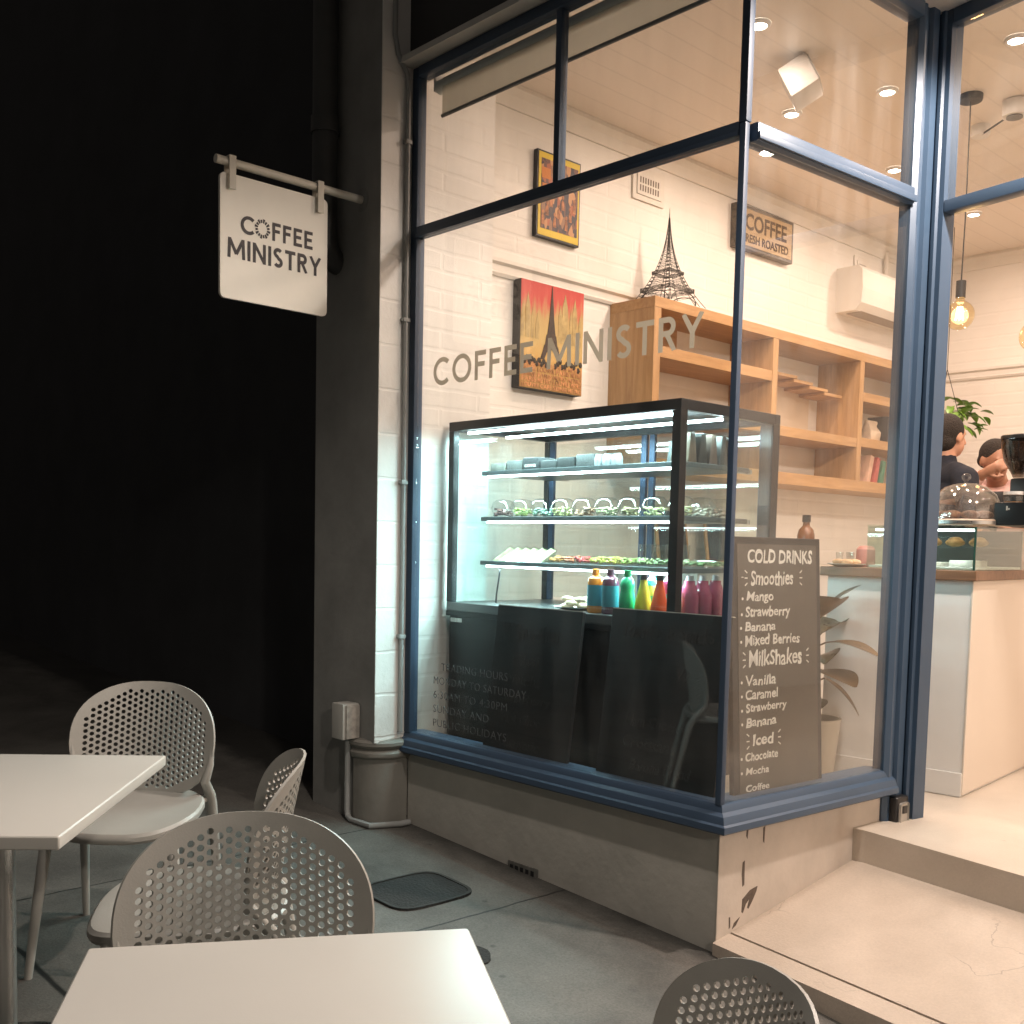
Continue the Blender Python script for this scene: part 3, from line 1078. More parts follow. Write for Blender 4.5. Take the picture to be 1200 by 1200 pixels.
bm = BM()
t = geo_text('C', 1, .18, .15, .0008); fit(t, .060, .072); put_text(t, SIGN(-.757, 2.258)); merge(bm, t)
t = geo_text('FFEE', 1, .18, .17, .0008); fit(t, .190, .072); put_text(t, SIGN(-.615, 2.258)); merge(bm, t)
t = geo_text('MINISTRY', 1, .18, .15, .0008); fit(t, .432, .078); put_text(t, SIGN(-.815, 2.155)); merge(bm, t)
for k in range(16):   # the broken ring of the O
    a0, a1 = k * 22.5 + 3, k * 22.5 + 18
    pts = []
    ro = .036 + (.0035 if k % 2 else 0); ri = .0235
    for a in (a0, a1):
        pts.append((-.660 + ro * math.cos(R(a)) * .9, 2.294 + ro * math.sin(R(a))))
    for a in (a1, a0):
        pts.append((-.660 + ri * math.cos(R(a)) * .9, 2.294 + ri * math.sin(R(a))))
    add_prism(bm, pts, SXP + .0003, SXP + .0013, 'x')
place('lettering', bm, M_ink, hs, False)

# ------------------------------------------------------------------ pavement covers
bm = BM()
cx_, cy_ = .69, -.49
pl = round_corner(-.1, .1, -.1, .1, .02)
poly = []
for k in range(28):
    a = 2 * math.pi * k / 28
    x = math.copysign(abs(math.cos(a)) ** .45, math.cos(a)) * .15
    y = math.copysign(abs(math.sin(a)) ** .45, math.sin(a)) * .185
    poly.append((cx_ + x, cy_ + y))
a = [bm.verts.new((x, y, GZ(x, y) + .006)) for x, y in poly]
b = [bm.verts.new((x, y, GZ(x, y) - .02)) for x, y in poly]
bm.faces.new(a)
for i in range(len(a)):
    bm.faces.new((a[i], b[i], b[(i + 1) % len(a)], a[(i + 1) % len(a)]))
cov = recentre(place('service_cover', bm, mat('iron_cover', (.022, .021, .020), .8, var=.3, vscale=20, bump=.6, bscale=90), None, False))
bm = BM()
oa = [bm.verts.new((cx_ + (x - cx_) * 1.0, cy_ + (y - cy_) * 1.0, GZ(x, y) + .0095)) for x, y in poly]
ia = [bm.verts.new((cx_ + (x - cx_) * .93, cy_ + (y - cy_) * .93, GZ(x, y) + .0095)) for x, y in poly]
ib = [bm.verts.new((cx_ + (x - cx_) * .93, cy_ + (y - cy_) * .93, GZ(x, y) + .0065)) for x, y in poly]
for i in range(len(oa)):
    j = (i + 1) % len(oa)
    bm.faces.new((oa[i], oa[j], ia[j], ia[i])); bm.faces.new((ia[i], ia[j], ib[j], ib[i]))
place('rim', bm, mat('iron_rim', (.035, .033, .030), .7, var=.3, vscale=30), cov, False)
tag(cov, 'dark square iron service cover set in the pavement near the wall', 'service cover')
bm = BM()
cx_, cy_ = 1.235, -.72
a = []; b = []
for k in range(22):
    t_ = 2 * math.pi * k / 22
    r_ = .085 + .008 * noise.noise(V((math.cos(t_) * 2, math.sin(t_) * 2, 3)))
    x, y = cx_ + r_ * math.cos(t_), cy_ + r_ * math.sin(t_)
    a.append(bm.verts.new((x, y, GZ(x, y) + .006))); b.append(bm.verts.new((x, y, GZ(x, y) - .02)))
bm.faces.new(a)
for i in range(len(a)):
    bm.faces.new((a[i], b[i], b[(i + 1) % len(a)], a[(i + 1) % len(a)]))
tag(recentre(place('stopcock_cover', bm, mat('iron_cover', (.03, .03, .03), .6), None, False)), 'small round dark stopcock cover in the pavement by the front table', 'service cover')

# lock box
lb = thing('key_lock_box', 'small black and silver key lock box under the entry window sill', 'lock box', (1.79, 1.05, -.03))
LBM = frame_mtx((rp(.985, .005).x, rp(.985, .005).y, -.03), (rv.x, rv.y, 0), (0, 0, 1))
bm = BM(); add_box(bm, (0, 0, 0), (.085, .128, .05), .012, LBM, 3); place('body', bm, M_blackp, lb)
bm = BM(); add_box(bm, (.014, .01, .050), (.072, .105, .057), .012, LBM, 3); lid = place('front_plate', bm, mat('silver_plate', (.50, .48, .45), .35, .6), lb)
bm = BM(); add_box(bm, (.03, .062, .0572), (.06, .092, .060), .003, LBM); place('dial_window', bm, M_blackp, lid)

# ------------------------------------------------------------------ ceiling fittings and the light they give
M_lamp = emission('lamp_disc', (1.0, .90, .76), 22)
WARM = (1.0, .775, .635)
DL = [(.99, 2.18), (.50, 2.09), (.49, 3.23), (1.66, 2.07), (.47, 4.38), (.92, 1.16), (2.5, 2.2), (3.6, 2.2), (2.2, 3.4), (3.4, 3.8), (3.7, 1.0), (1.5, 4.4)]
for i, (x, y) in enumerate(DL):
    if i < 6:
        d = thing('downlight', ['recessed downlight nearest the entry post, seen through the upper entry pane', 'recessed downlight at lower left of the upper entry pane',
                  'recessed downlight low in the upper entry pane, beside the post', 'brightest recessed downlight above the hanging bulbs, at the right edge',
                  'recessed downlight beside the pendant cord under the door transom', 'recessed downlight half hidden by the upper corner bar'][i], 'downlight', (x, y, 3.34), 'downlights in the board ceiling')
        bm = BM(); add_lathe(bm, [(.036, 3.336), (.048, 3.336), (.052, 3.343), (.052, 3.3495)], (x, y, 0), 24); place('trim_ring', bm, M_white, d)
        bm = BM(); add_lathe(bm, [(.0, 3.339), (.0355, 3.339), (.0355, 3.345)], (x, y, 0), 20); place('lens', bm, M_lamp, d)
    light('downlight_glow', 'AREA', (x, y, 3.332), 13.5, WARM, size=.09)

d = thing('downlight', 'recessed downlight in the entry soffit', 'downlight', (2.75, .55, 3.06), 'downlights in the board ceiling')
bm = BM(); add_lathe(bm, [(.036, 3.058), (.048, 3.058), (.052, 3.068), (.052, 3.0745)], (2.75, .55, 0), 24); place('trim_ring', bm, M_white, d)
bm = BM(); add_lathe(bm, [(.0, 3.062), (.0355, 3.062), (.0355, 3.068)], (2.75, .55, 0), 20); place('lens', bm, M_lamp, d)

# pendants
M_cord = mat('black_cord', (.02, .018, .016), .6)
def pendant(x, y, zt, zb, label):
    p = thing('pendant_lamp', label, 'pendant lamp', (x, y, zb), 'bare bulb pendants')
    bm = BM(); add_lathe(bm, [(0, zt - .03), (.055, zt - .03), (.058, zt - .02), (.058, zt)], (x, y, 0), 20); place('canopy', bm, M_cord, p)
    bm = BM(); add_tube(bm, [(x, y, zt - .03), (x + .004, y, (zt + zb) / 2), (x, y, zb + .23)], .0035, 8); place('cord', bm, M_cord, p)
    bm = BM(); add_tube(bm, [(x, y, zb + .245), (x, y, zb + .16)], .024, 16); place('socket', bm, M_cord, p)
    bm = BM()
    pr = [(0, 0)]
    for k in range(1, 15):
        a = math.pi * k / 16
        pr.append((.073 * math.sin(a), .073 - .073 * math.cos(a)))
    pr.append((.022, .15)); pr.append((.021, .162))
    add_lathe(bm, pr, (x, y, zb), 24); place('bulb', bm, glass('amber_bulb', (1.0, .92, .74), .06), p)
    bm = BM()
    for k in range(6):
        a = k * math.pi / 3
        add_tube(bm, [(x + .012 * math.cos(a), y + .012 * math.sin(a), zb + .115), (x + .02 * math.cos(a), y + .02 * math.sin(a), zb + .05)], .0022, 6)
    add_sphere(bm, (x, y, zb + .082), (.012, .012, .03), 10, 8)
    place('filament', bm, emission('filament', (1.0, .72, .34), 26), p)
    light('bulb_glow', 'POINT', (x, y, zb + .078), 3.5, (1.0, .62, .3), r=.05)
pendant(1.26, 2.52, 3.35, 2.19, 'bare round bulb hanging on a long black cord in the doorway')
pendant(1.655, 2.48, 3.35, 2.03, 'bare bulb pendant cut off by the right edge of the photo')

# ceiling speaker, and spotlight track at the right edge
sp = thing('speaker', 'white box speaker hung from the ceiling behind the upper entry pane', 'speaker', (.86, 1.6, 3.16))
SPM = Matrix.Translation((.86, 1.60, 3.25)) @ Matrix.Rotation(R(25), 4, 'Z') @ Matrix.Rotation(R(-28), 4, 'Y')
bm = BM(); add_box(bm, (-.07, -.10, -.075), (.07, .10, .075), .01, SPM); place('cabinet', bm, mat('speaker_white', (.55, .52, .48), .5), sp)
bm = BM(); add_box(bm, (.0705, -.088, -.063), (.077, .088, .063), .004, SPM); place('grille', bm, mat('speaker_cloth', (.48, .45, .41), .8), sp)
bm = BM(); add_tube(bm, [(.86, 1.6, 3.29), (.86, 1.6, 3.35)], .02, 10); place('bracket', bm, M_white, sp)
tr = thing('track_spotlight', 'white ceiling spotlight on a thin arm right of the pendant cord', 'spotlight', (1.39, 2.73, 3.2))
bm = BM(); add_tube(bm, [(1.395, 2.73, 3.345), (1.395, 2.73, 3.27)], .06, 18); place('housing', bm, M_white, tr)
bm = BM(); add_tube(bm, [(1.395, 2.73, 3.269), (1.395, 2.73, 3.262)], .04, 18); place('lens', bm, mat('grey_lens', (.12, .11, .1), .3), tr)
bm = BM(); add_tube(bm, [(1.38, 2.74, 3.29), (1.14, 2.93, 3.30)], .005, 8); place('arm', bm, M_cord, tr)
bm = BM(); add_lathe(bm, [(0, 3.295), (.045, 3.295), (.05, 3.31), (.05, 3.35)], (1.13, 2.94, 0), 18); place('base', bm, M_white, tr)

# roller blind
rb = thing('roller_blind', 'grey roller blind wound up at the top of the front window', 'roller blind', (.9, .09, 2.9))
bm = BM(); add_tube(bm, [(.035, .085, 3.01), (1.64, .085, 3.01)], .030, 16); place('roll', bm, mat('blind_cloth', (.66, .69, .64), .6), rb)
bl = mat('blind_weave', (.50, .49, .43), .8)
_tl = nd(bl.node_tree, 'ShaderNodeBsdfTranslucent', Color=(.45, .44, .38, 1))
_mx = bl.node_tree.nodes.new('ShaderNodeMixShader'); _mx.inputs[0].default_value = .5
bl.node_tree.links.new(bl.node_tree.nodes['Principled BSDF'].outputs[0], _mx.inputs[1]); bl.node_tree.links.new(_tl.outputs[0], _mx.inputs[2])
bl.node_tree.links.new(_mx.outputs[0], bl.node_tree.nodes['Material Output'].inputs[0])
bm = BM(); bm.faces.new([bm.verts.new(p) for p in ((.085, .0595, 2.872), (1.63, .0595, 2.872), (1.63, .0595, 3.03), (.085, .0595, 3.03))]); place('fabric', bm, bl, rb, False)
bm = BM(); add_tube(bm, [(.085, .0595, 2.872), (1.63, .0595, 2.872)], .008, 8); place('bottom_bar', bm, mat('blind_bar', (.08, .08, .075), .5), rb)
bm = BM(); add_box(bm, (.022, .06, 2.99), (.034, .12, 3.07), .003); place('bracket', bm, M_white, rb)

# ------------------------------------------------------------------ on the party wall
WX = -.35
WALL = lambda y, z, d=0.0: frame_mtx((WX + d, y, z), (0, 1, 0), (0, 0, 1))
# canvas of a tower
cv = thing('canvas_picture', 'unframed canvas print of a lattice tower under a red sky', 'picture', (WX, 1.13, 1.86))
bm = BM(); add_box(bm, (WX + .001, .90, 1.86), (WX + .058, 1.37, 2.41), .002); place('stretcher', bm, mat('canvas_edge', (.022, .02, .02), .6), cv, False)
m = mat('canvas_paint', (.6, .4, .15), .5)
t_ = m.node_tree
tc = t_.nodes.new('ShaderNodeTexCoord')
sx = t_.nodes.new('ShaderNodeSeparateXYZ')
t_.links.new(tc.outputs['Object'], sx.inputs[0])
nz = nd(t_, 'ShaderNodeTexNoise', Scale=14.0, Detail=6.0)
mp = t_.nodes.new('ShaderNodeMapping'); mp.inputs['Scale'].default_value = (1, 3, .5)
t_.links.new(tc.outputs['Object'], mp.inputs[0]); t_.links.new(mp.outputs[0], nz.inputs['Vector'])
ma = t_.nodes.new('ShaderNodeMath'); ma.operation = 'MULTIPLY_ADD'; ma.inputs[1].default_value = .22
t_.links.new(nz.outputs[0], ma.inputs[0]); t_.links.new(sx.outputs['Z'], ma.inputs[2])
mr = t_.nodes.new('ShaderNodeMapRange'); mr.inputs['From Min'].default_value = .1; mr.inputs['From Max'].default_value = .66
t_.links.new(ma.outputs[0], mr.inputs[0])
cr = t_.nodes.new('ShaderNodeValToRGB')
els = cr.color_ramp.elements
els[0].position = 0; els[0].color = (.34, .19, .06, 1)
els[1].position = 1; els[1].color = (.50, .045, .035, 1)
for p, c in ((.25, (.55, .33, .10)), (.5, (.50, .36, .14)), (.70, (.46, .31, .12)), (.79, (.50, .16, .08)), (.86, (.52, .07, .05))):
    e = els.new(p); e.color = (*c, 1)
t_.links.new(mr.outputs[0], cr.inputs[0])
t_.links.new(cr.outputs[0], t_.nodes['Principled BSDF'].inputs['Base Color'])
bm = BM(); add_box(bm, (WX + .0585, .902, 1.862), (WX + .0605, 1.368, 2.408)); place('painted_face', bm, m, cv, False)
XF = WX + .0608
def flat(bm, pts, d=.0, th=.0012):
    add_prism(bm, pts, XF + d, XF + d + th, 'x')
bm = BM()   # skyline silhouettes (dull gold)
for yy, ww, hh in ((.915, .022, .35), (.95, .03, .40), (.985, .02, .33), (1.02, .03, .30), (1.19, .03, .37), (1.225, .04, .43), (1.27, .02, .36), (1.30, .03, .42), (1.34, .02, .34)):
    z1_ = 1.95 + hh
    flat(bm, [(yy - ww / 2, 2.12), (yy + ww / 2, 2.12), (yy + ww / 2, z1_ - .07), (yy + ww / 5, z1_ - .03), (yy, z1_), (yy - ww / 5, z1_ - .03), (yy - ww / 2, z1_ - .07)])
place('skyline', bm, mat('skyline_paint', (.40, .29, .12), .6, var=.35, vscale=18), cv, False)
bm = BM()   # the tower
ty, tz = 1.125, 2.02
prof_l = [(.080, 0), (.062, .04), (.052, .075), (.046, .078), (.036, .13), (.030, .133), (.016, .22), (.009, .30), (.004, .35), (.001, .385)]
flat(bm, [(ty + a, tz + b) for a, b in prof_l] + [(ty - a, tz + b) for a, b in prof_l[::-1]] + [(ty - .05, tz), (ty - .032, tz + .04), (ty, tz + .058), (ty + .032, tz + .04), (ty + .05, tz)], .0014)
place('tower', bm, mat('tower_paint', (.05, .032, .022), .6, var=.5, vscale=40), cv, False)
bm = BM()   # dark trees and lettering band at the foot
for k in range(26):
    yy = .915 + k * .0175
    if abs(yy - ty) > .03:
        add_sphere(bm, (XF + .002, yy, 2.0 + random.uniform(-.01, .03)), (.003, .014, .016), 8, 6)
place('trees', bm, mat('tree_paint', (.035, .025, .015), .7, var=.5, vscale=50), cv)
bm = BM()
for row in range(5):
    yy = .912
    while yy < 1.34:
        s = random.choice(['PARIS', 'SEINE', 'LOUVRE', 'CAFE', 'METRO'])
        t = text_bm(s, .034, .001, .0005)
        wd = .034 * len(s) * .62
        if yy + wd > 1.362:
            wd = 1.362 - yy
        fit(t, wd, .022 + .004 * (row % 2))
        put_text(t, frame_mtx((XF + .003, yy, 1.868 + row * .0275), (0, 1, 0), (0, 0, 1)))
        merge(bm, t)
        yy += wd + .01
place('lettering', bm, mat('letter_paint', (.52, .24, .10), .6, var=.75, vscale=16), cv, False)

# framed print above, half behind the glazing bar
fp = thing('framed_print', 'narrow yellow and black framed print of a crowded cafe terrace', 'picture', (WX, 1.19, 2.65))
bm = BM(); add_box(bm, (WX + .001, 1.025, 2.655), (WX + .03, 1.35, 3.095), .002); place('frame', bm, M_blackp, fp, False)
bm = BM(); add_box(bm, (WX + .0302, 1.035, 2.665), (WX + .0325, 1.34, 3.085)); place('yellow_mount', bm, mat('mount_yellow', (.72, .52, .03), .5), fp, False)
m = mat('print_ink', (.2, .08, .04), .5)
t_ = m.node_tree
tc = t_.nodes.new('ShaderNodeTexCoord')
vo = nd(t_, 'ShaderNodeTexVoronoi', Scale=26.0)
mp = t_.nodes.new('ShaderNodeMapping'); mp.inputs['Scale'].default_value = (1, 1.6, .8)
t_.links.new(tc.outputs['Object'], mp.inputs[0]); t_.links.new(mp.outputs[0], vo.inputs['Vector'])
cr = t_.nodes.new('ShaderNodeValToRGB'); cr.color_ramp.interpolation = 'CONSTANT'
els = cr.color_ramp.elements
els[0].position = 0; els[0].color = (.04, .03, .04, 1)
els[1].position = .85; els[1].color = (.55, .28, .12, 1)
for p, c in ((.3, (.16, .07, .05)), (.5, (.42, .12, .05)), (.62, (.08, .05, .05)), (.75, (.30, .16, .09))):
    e = els.new(p); e.color = (*c, 1)
sp_ = t_.nodes.new('ShaderNodeSeparateColor')
t_.links.new(vo.outputs['Color'], sp_.inputs[0]); t_.links.new(sp_.outputs[0], cr.inputs[0])
t_.links.new(cr.outputs[0], t_.nodes['Principled BSDF'].inputs['Base Color'])
bm = BM(); add_box(bm, (WX + .0327, 1.052, 2.70), (WX + .0337, 1.328, 3.055)); place('image', bm, m, fp, False)
bm = BM()
add_box(bm, (WX + .0338, 1.056, 2.955), (WX + .0346, 1.12, 3.01)); add_box(bm, (WX + .0338, 1.06, 2.89), (WX + .0346, 1.105, 2.93))
place('lit_window_patch', bm, mat('print_orange', (.62, .22, .05), .6), fp, False)
bm = BM()
for k in range(9):     # little crowd of seated figures
    yy = 1.07 + k * .029; zz = 2.72 + .05 * (k % 3)
    add_prism(bm, [(yy - .012, zz), (yy + .012, zz), (yy + .009, zz + .045), (yy, zz + .055), (yy - .009, zz + .045)], WX + .0338, WX + .0346, 'x')
    add_sphere(bm, (WX + .0342, yy, zz + .065), (.001, .009, .011), 8, 6)
place('crowd', bm, mat('print_flesh', (.40, .17, .08), .6, var=.8, vscale=25), fp, False)

# wooden sign
cs = thing('wooden_wall_sign', 'weathered wooden COFFEE FRESH ROASTED sign on the wall above the shelves', 'sign', (WX, 3.05, 2.95))
CW = frame_mtx((WX, 2.76, 2.95), (0, 1, .012), (0, 0, 1))
bm = BM(); add_box(bm, (0, 0, .001), (.64, .27, .05), .003, CW); place('box_frame', bm, wood('grey_barnwood', (.17, .14, .11), (.07, .06, .05), (4, 1, 8)), cs, False)
bm = BM(); add_box(bm, (.022, .022, .0502), (.618, .248, .053), 0, CW); place('face', bm, wood('pale_barnwood', (.50, .36, .20), (.36, .25, .13), (4, 1, 10)), cs, False)
bm = BM()
t = text_bm('COFFEE', .13, .003, .0006); fit(t, .47, .105); put_text(t, CW @ Matrix.Translation((.085, .12, .0537))); merge(bm, t)
t = text_bm('FRESH ROASTED', .08, .002, .0006); fit(t, .52, .055); put_text(t, CW @ Matrix.Translation((.06, .042, .0537))); merge(bm, t)
place('lettering', bm, mat('sign_brown', (.09, .055, .03), .7), cs, False)

# vents
def wall_vent(y, z, wd, hg, label):
    v = thing('wall_vent', label, 'vent', (WX, y, z), 'white plaster wall vents')
    bm = BM(); add_box(bm, (WX + .001, y, z), (WX + .014, y + wd, z + hg), .004); add_box(bm, (WX + .0142, y + .03, z + .03), (WX + .022, y + wd - .03, z + hg - .03), .003); place('plate', bm, M_plaster, v)
    bm = BM()
    n = 8
    for r_ in range(2):
        for k in range(n):
            yy = y + .05 + (wd - .1) * k / n
            add_box(bm, (WX + .0215, yy, z + .05 + r_ * (hg - .1) / 2), (WX + .0226, yy + (wd - .1) / n * .5, z + .05 + r_ * (hg - .1) / 2 + (hg - .1) * .38))
    place('slots', bm, mat('vent_shadow', (.20, .17, .14), .9), v, False)
wall_vent(1.80, 3.03, .28, .19, 'white slotted vent high on the wall above the model tower')
wall_vent(4.27, 3.06, .2, .14, 'white slotted vent above the air conditioner')

# air conditioner
ac = thing('air_conditioner', 'white split air conditioner on the wall above the far shelves', 'air conditioner', (WX, 4.5, 2.74))
bm = BM(); add_prism(bm, [(WX, 2.75), (WX + .16, 2.75), (WX + .20, 2.80), (WX + .21, 2.90), (WX + .20, 3.03), (WX + .17, 3.06), (WX, 3.06)], 4.05, 4.95, 'y')
place('casing', bm, mat('ac_white', (.72, .69, .64), .4), ac, False)
bm = BM(); add_prism(bm, [(WX + .05, 2.746), (WX + .15, 2.746), (WX + .165, 2.752), (WX + .05, 2.7495)], 4.12, 4.9, 'y'); place('air_flap', bm, mat('ac_flap', (.30, .26, .22), .5), ac, False)
bm = BM(); add_tube(bm, [(WX + .03, 4.7, 3.06), (WX + .03, 4.7, 3.30)], .018, 10); add_tube(bm, [(WX + .03, 4.7, 3.28), (WX + .03, 4.95, 3.30)], .018, 10); place('pipe_cover', bm, M_plaster, ac)

# ------------------------------------------------------------------ oak shelf unit
XF2 = -.023
sh = thing('shelf_unit', 'long oak wall shelf unit of open bays behind the display case', 'shelf unit', (WX, 3.3, 1.46))
def shp(name, lo, hi, m=M_wood_y):
    bm = BM(); add_box(bm, lo, hi, .002); return place(name, bm, m, sh, False)
shp('top_board', (WX + .001, 1.648, 2.352), (XF2, 5.02, 2.41))
shp('bottom_board', (WX + .001, 1.648, 1.465), (XF2, 5.02, 1.540))
for ya_ in (1.648, 2.80, 3.86, 4.962):
    shp('upright', (WX + .001, ya_ + .0005, 1.5405), (XF2 - .001, ya_ + .058, 2.3515), M_wood_z)
for ya_, yb_, z_ in ((1.7065, 2.7995, 2.09), (1.7065, 2.7995, 1.77), (2.8585, 3.8595, 1.765), (3.9185, 4.9615, 2.085), (3.9185, 4.9615, 1.775)):
    shp('shelf', (WX + .001, ya_, z_), (XF2 - .004, yb_, z_ + .062))
bm = BM()
for ya_, yb_ in ((1.7065, 2.25),):
    add_box(bm, (WX + .001, ya_, 2.153), (WX + .006, yb_, 2.351))
place('back_panel', bm, M_wood_y, sh, False)

# staggered slats added in the middle bay to stand for a reflection
rk = thing('reflected_slats', 'staggered oak slats standing for a reflection at the middle shelf bay', 'rack', (-.2, 3.5, 1.83))
bm = BM(); add_box(bm, (-.335, 2.95, 1.83), (-.328, 3.72, 2.22)); place('backboard', bm, mat('pale_ply', (.62, .52, .40), .5, var=.05), rk, False)
for k in range(4):
    bm = BM(); add_box(bm, (-.3275 , 3.02 + k * .19, 2.165 - k * .022), (-.13, 3.25 + k * .19, 2.185 - k * .022), .002)
    if k:
        pass
    place('slat', bm, M_wood_y, rk, False)

# things in the far bay
def bag(x, y, z, wd, dp, h, col, label, lean=0):
    bm = BM()
    t = bmesh.new()
    bmesh.ops.create_grid(t, x_segments=1, y_segments=1, size=.5)
    t.free()
    n = 12
    rings = []
    for j, (f, sc) in enumerate(((0, .92), (.1, 1), (.45, 1.05), (.75, .95), (.92, .7), (1.0, .55))):
        ring = []
        for k in range(n):
            a = 2 * math.pi * k / n
            px_ = math.copysign(abs(math.cos(a)) ** .5, math.cos(a)) * dp / 2 * (sc if f < .7 else sc * .35 + .1)
            py_ = math.copysign(abs(math.sin(a)) ** .5, math.sin(a)) * wd / 2 * (1 if f > .7 else sc)
            jj = noise.noise(V((k * .9, f * 7, x * 30))) * .012
            ring.append(bm.verts.new((x + px_ + jj, y + py_ + lean * f * h + jj, z + f * h)))
        rings.append(ring)
    for a, b in zip(rings, rings[1:]):
        for k in range(n):
            bm.faces.new((a[k], a[(k + 1) % n], b[(k + 1) % n], b[k]))
    bm.faces.new(rings[0][::-1]); bm.faces.new(rings[-1])
    tag(recentre(place('paper_bag', bm, mat('bag_%d' % int(col[0] * 1000), col, .7, var=.15, vscale=30))), label, 'bag', 'bags and packets on the far shelves')
bag(-.15, 3.99, 1.541, .13, .12, .22, (.52, .36, .20), 'crumpled kraft bag at the left end of the lowest far shelf')
def packet(y, z, h, th, col, tilt, label):
    mt = Matrix.Translation((-.15, y, z)) @ Matrix.Rotation(tilt, 4, 'X')
    bm = BM(); add_box(bm, (-.08, 0, 0), (.08, th, h), .006, mt)
    tag(recentre(place('packet', bm, mat('packet_%d' % int(col[0] * 1000 + col[1] * 77), col, .5, var=.2, vscale=25))), label, 'packet', 'bags and packets on the far shelves')
packet(4.10, 1.543, .20, .05, (.62, .40, .30), -.25, 'leaning pale pink packet beside the kraft bag on the lowest far shelf')
packet(4.20, 1.543, .19, .05, (.45, .10, .09), -.22, 'leaning red packet on the lowest far shelf')
packet(4.29, 1.543, .17, .05, (.06, .22, .15), -.2, 'leaning green packet at the post end of the lowest far shelf')
bag(-.14, 4.25, 1.838, .14, .10, .15, (.60, .48, .36), 'pale paper bag on the middle far shelf')
packet(4.36, 1.838, .19, .07, (.03, .03, .035), 0.0, 'black tin beside the pale bag on the middle far shelf')

# wire model tower on the shelf top
bm = BM()
ex, ey_, ez = -.17, 1.93, 2.41
def tw(f):        # half width at height fraction
    return .155 * (1 - f) ** 2.6 * .8 + .030 * (1 - f) + .002
HT = .50
for sx_ in (-1, 1):
    for sy_ in (-1, 1):
        for off_ in (0, .35):
            pts = []
            for k in range(22):
                f = k / 21
                wv = tw(f)
                pts.append((ex + sx_ * wv * (1 - off_), ey_ + sy_ * wv, ez + f * HT))
            add_tube(bm, pts, .0019, 5)
            pts = [(p[0] * 0 + ex + sx_ * tw(k / 21), ey_ + sy_ * tw(k / 21) * (1 - off_), p[2]) for k, p in enumerate(pts)]
            add_tube(bm, pts, .0019, 5)
for k in range(1, 24):
    f = (k / 24) ** 1.0
    if f < .12:
        continue
    wv = tw(f); z_ = ez + f * HT
    ps = [(ex - wv, ey_ - wv, z_), (ex + wv, ey_ - wv, z_), (ex + wv, ey_ + wv, z_), (ex - wv, ey_ + wv, z_), (ex - wv, ey_ - wv, z_)]
    for a, b in zip(ps, ps[1:]):
        add_tube(bm, [a, b], .0010, 4)
    f2 = min(1, (k + 1) / 24); w2 = tw(f2); z2 = ez + f2 * HT
    qs = [(ex - w2, ey_ - w2, z2), (ex + w2, ey_ - w2, z2), (ex + w2, ey_ + w2, z2), (ex - w2, ey_ + w2, z2)]
    for i in range(4):
        add_tube(bm, [ps[i], qs[(i + 1) % 4]], .0009, 4)
        add_tube(bm, [ps[i + 1], qs[i]], .0009, 4)
for f, hh in ((.17, .018), (.37, .014)):
    wv = tw(f) + .006; z_ = ez + f * HT
    for k in range(4):
        zz = z_ + hh * k / 3
        ps = [(ex - wv, ey_ - wv, zz), (ex + wv, ey_ - wv, zz), (ex + wv, ey_ + wv, zz), (ex - wv, ey_ + wv, zz), (ex - wv, ey_ - wv, zz)]
        for a, b in zip(ps, ps[1:]):
            add_tube(bm, [a, b], .0018, 5)
for sx_ in (-1, 1):      # arches between the feet
    for ax in (0, 1):
        pts = []
        for k in range(11):
            a = math.pi * k / 10
            u_ = math.cos(a) * .11; zz = ez + .015 + .06 * math.sin(a)
            q = .122
            pts.append((ex + u_, ey_ + sx_ * q, zz) if ax == 0 else (ex + sx_ * q, ey_ + u_, zz))
        add_tube(bm, pts, .0025, 5)
add_tube(bm, [(ex, ey_, ez + HT - .01), (ex, ey_, ez + HT + .055)], [.003, .0008], 6)
tag(recentre(place('tower_ornament', bm, mat('black_wire', (.02, .018, .017), .5, .3))), 'black wire model of a lattice tower on top of the shelf unit', 'ornament')

# ------------------------------------------------------------------ glass display case
CX0, CX1, CY0, CY1 = -.062, 1.275, .25, .905
ZB, ZD, ZT = .0, .775, 1.60
dc = thing('display_case', 'tall black framed glass display fridge lit with cold white strips', 'display case', (.6, .57, 0))
bm = BM(); add_box(bm, (CX0 + .012, CY0 + .012, .0), (CX1 - .012, CY1 - .01, .735), .004); place('cabinet', bm, M_black, dc, False)
bm = BM(); add_box(bm, (CX0, CY0, .7355), (CX1, CY1, .775), .003); deck = place('deck', bm, mat('deck_steel', (.16, .165, .165), .3, .6), dc, False)
bm = BM(); add_box(bm, (CX0, CY0 - .001, .712), (CX1, CY0 + .03, .7352), .002); place('front_rail', bm, M_black, dc, False)
for lo, hi in (((CX0, CY0, .7755), (CX0 + .034, CY0 + .034, ZT - .0405)), ((CX1 - .04, CY0, .7755), (CX1, CY0 + .04, ZT - .0405)), ((CX0, CY1 - .034, .7755), (CX0 + .034, CY1, ZT - .0405)), ((CX1 - .06, CY1 - .05, .7755), (CX1, CY1, ZT - .0405))):
    bm = BM(); add_box(bm, lo, hi, .002); place('post', bm, M_black, dc, False)
bm = BM()
for lo, hi in (((CX0, CY0, ZT - .04), (CX1, CY0 + .035, ZT)), ((CX0, CY1 - .035, ZT - .04), (CX1, CY1, ZT)), ((CX0, CY0 + .0352, ZT - .04), (CX0 + .03, CY1 - .0352, ZT)), ((CX1 - .03, CY0 + .0352, ZT - .04), (CX1, CY1 - .0352, ZT))):
    add_box(bm, lo, hi, .002)
place('top_frame', bm, M_black, dc, False)
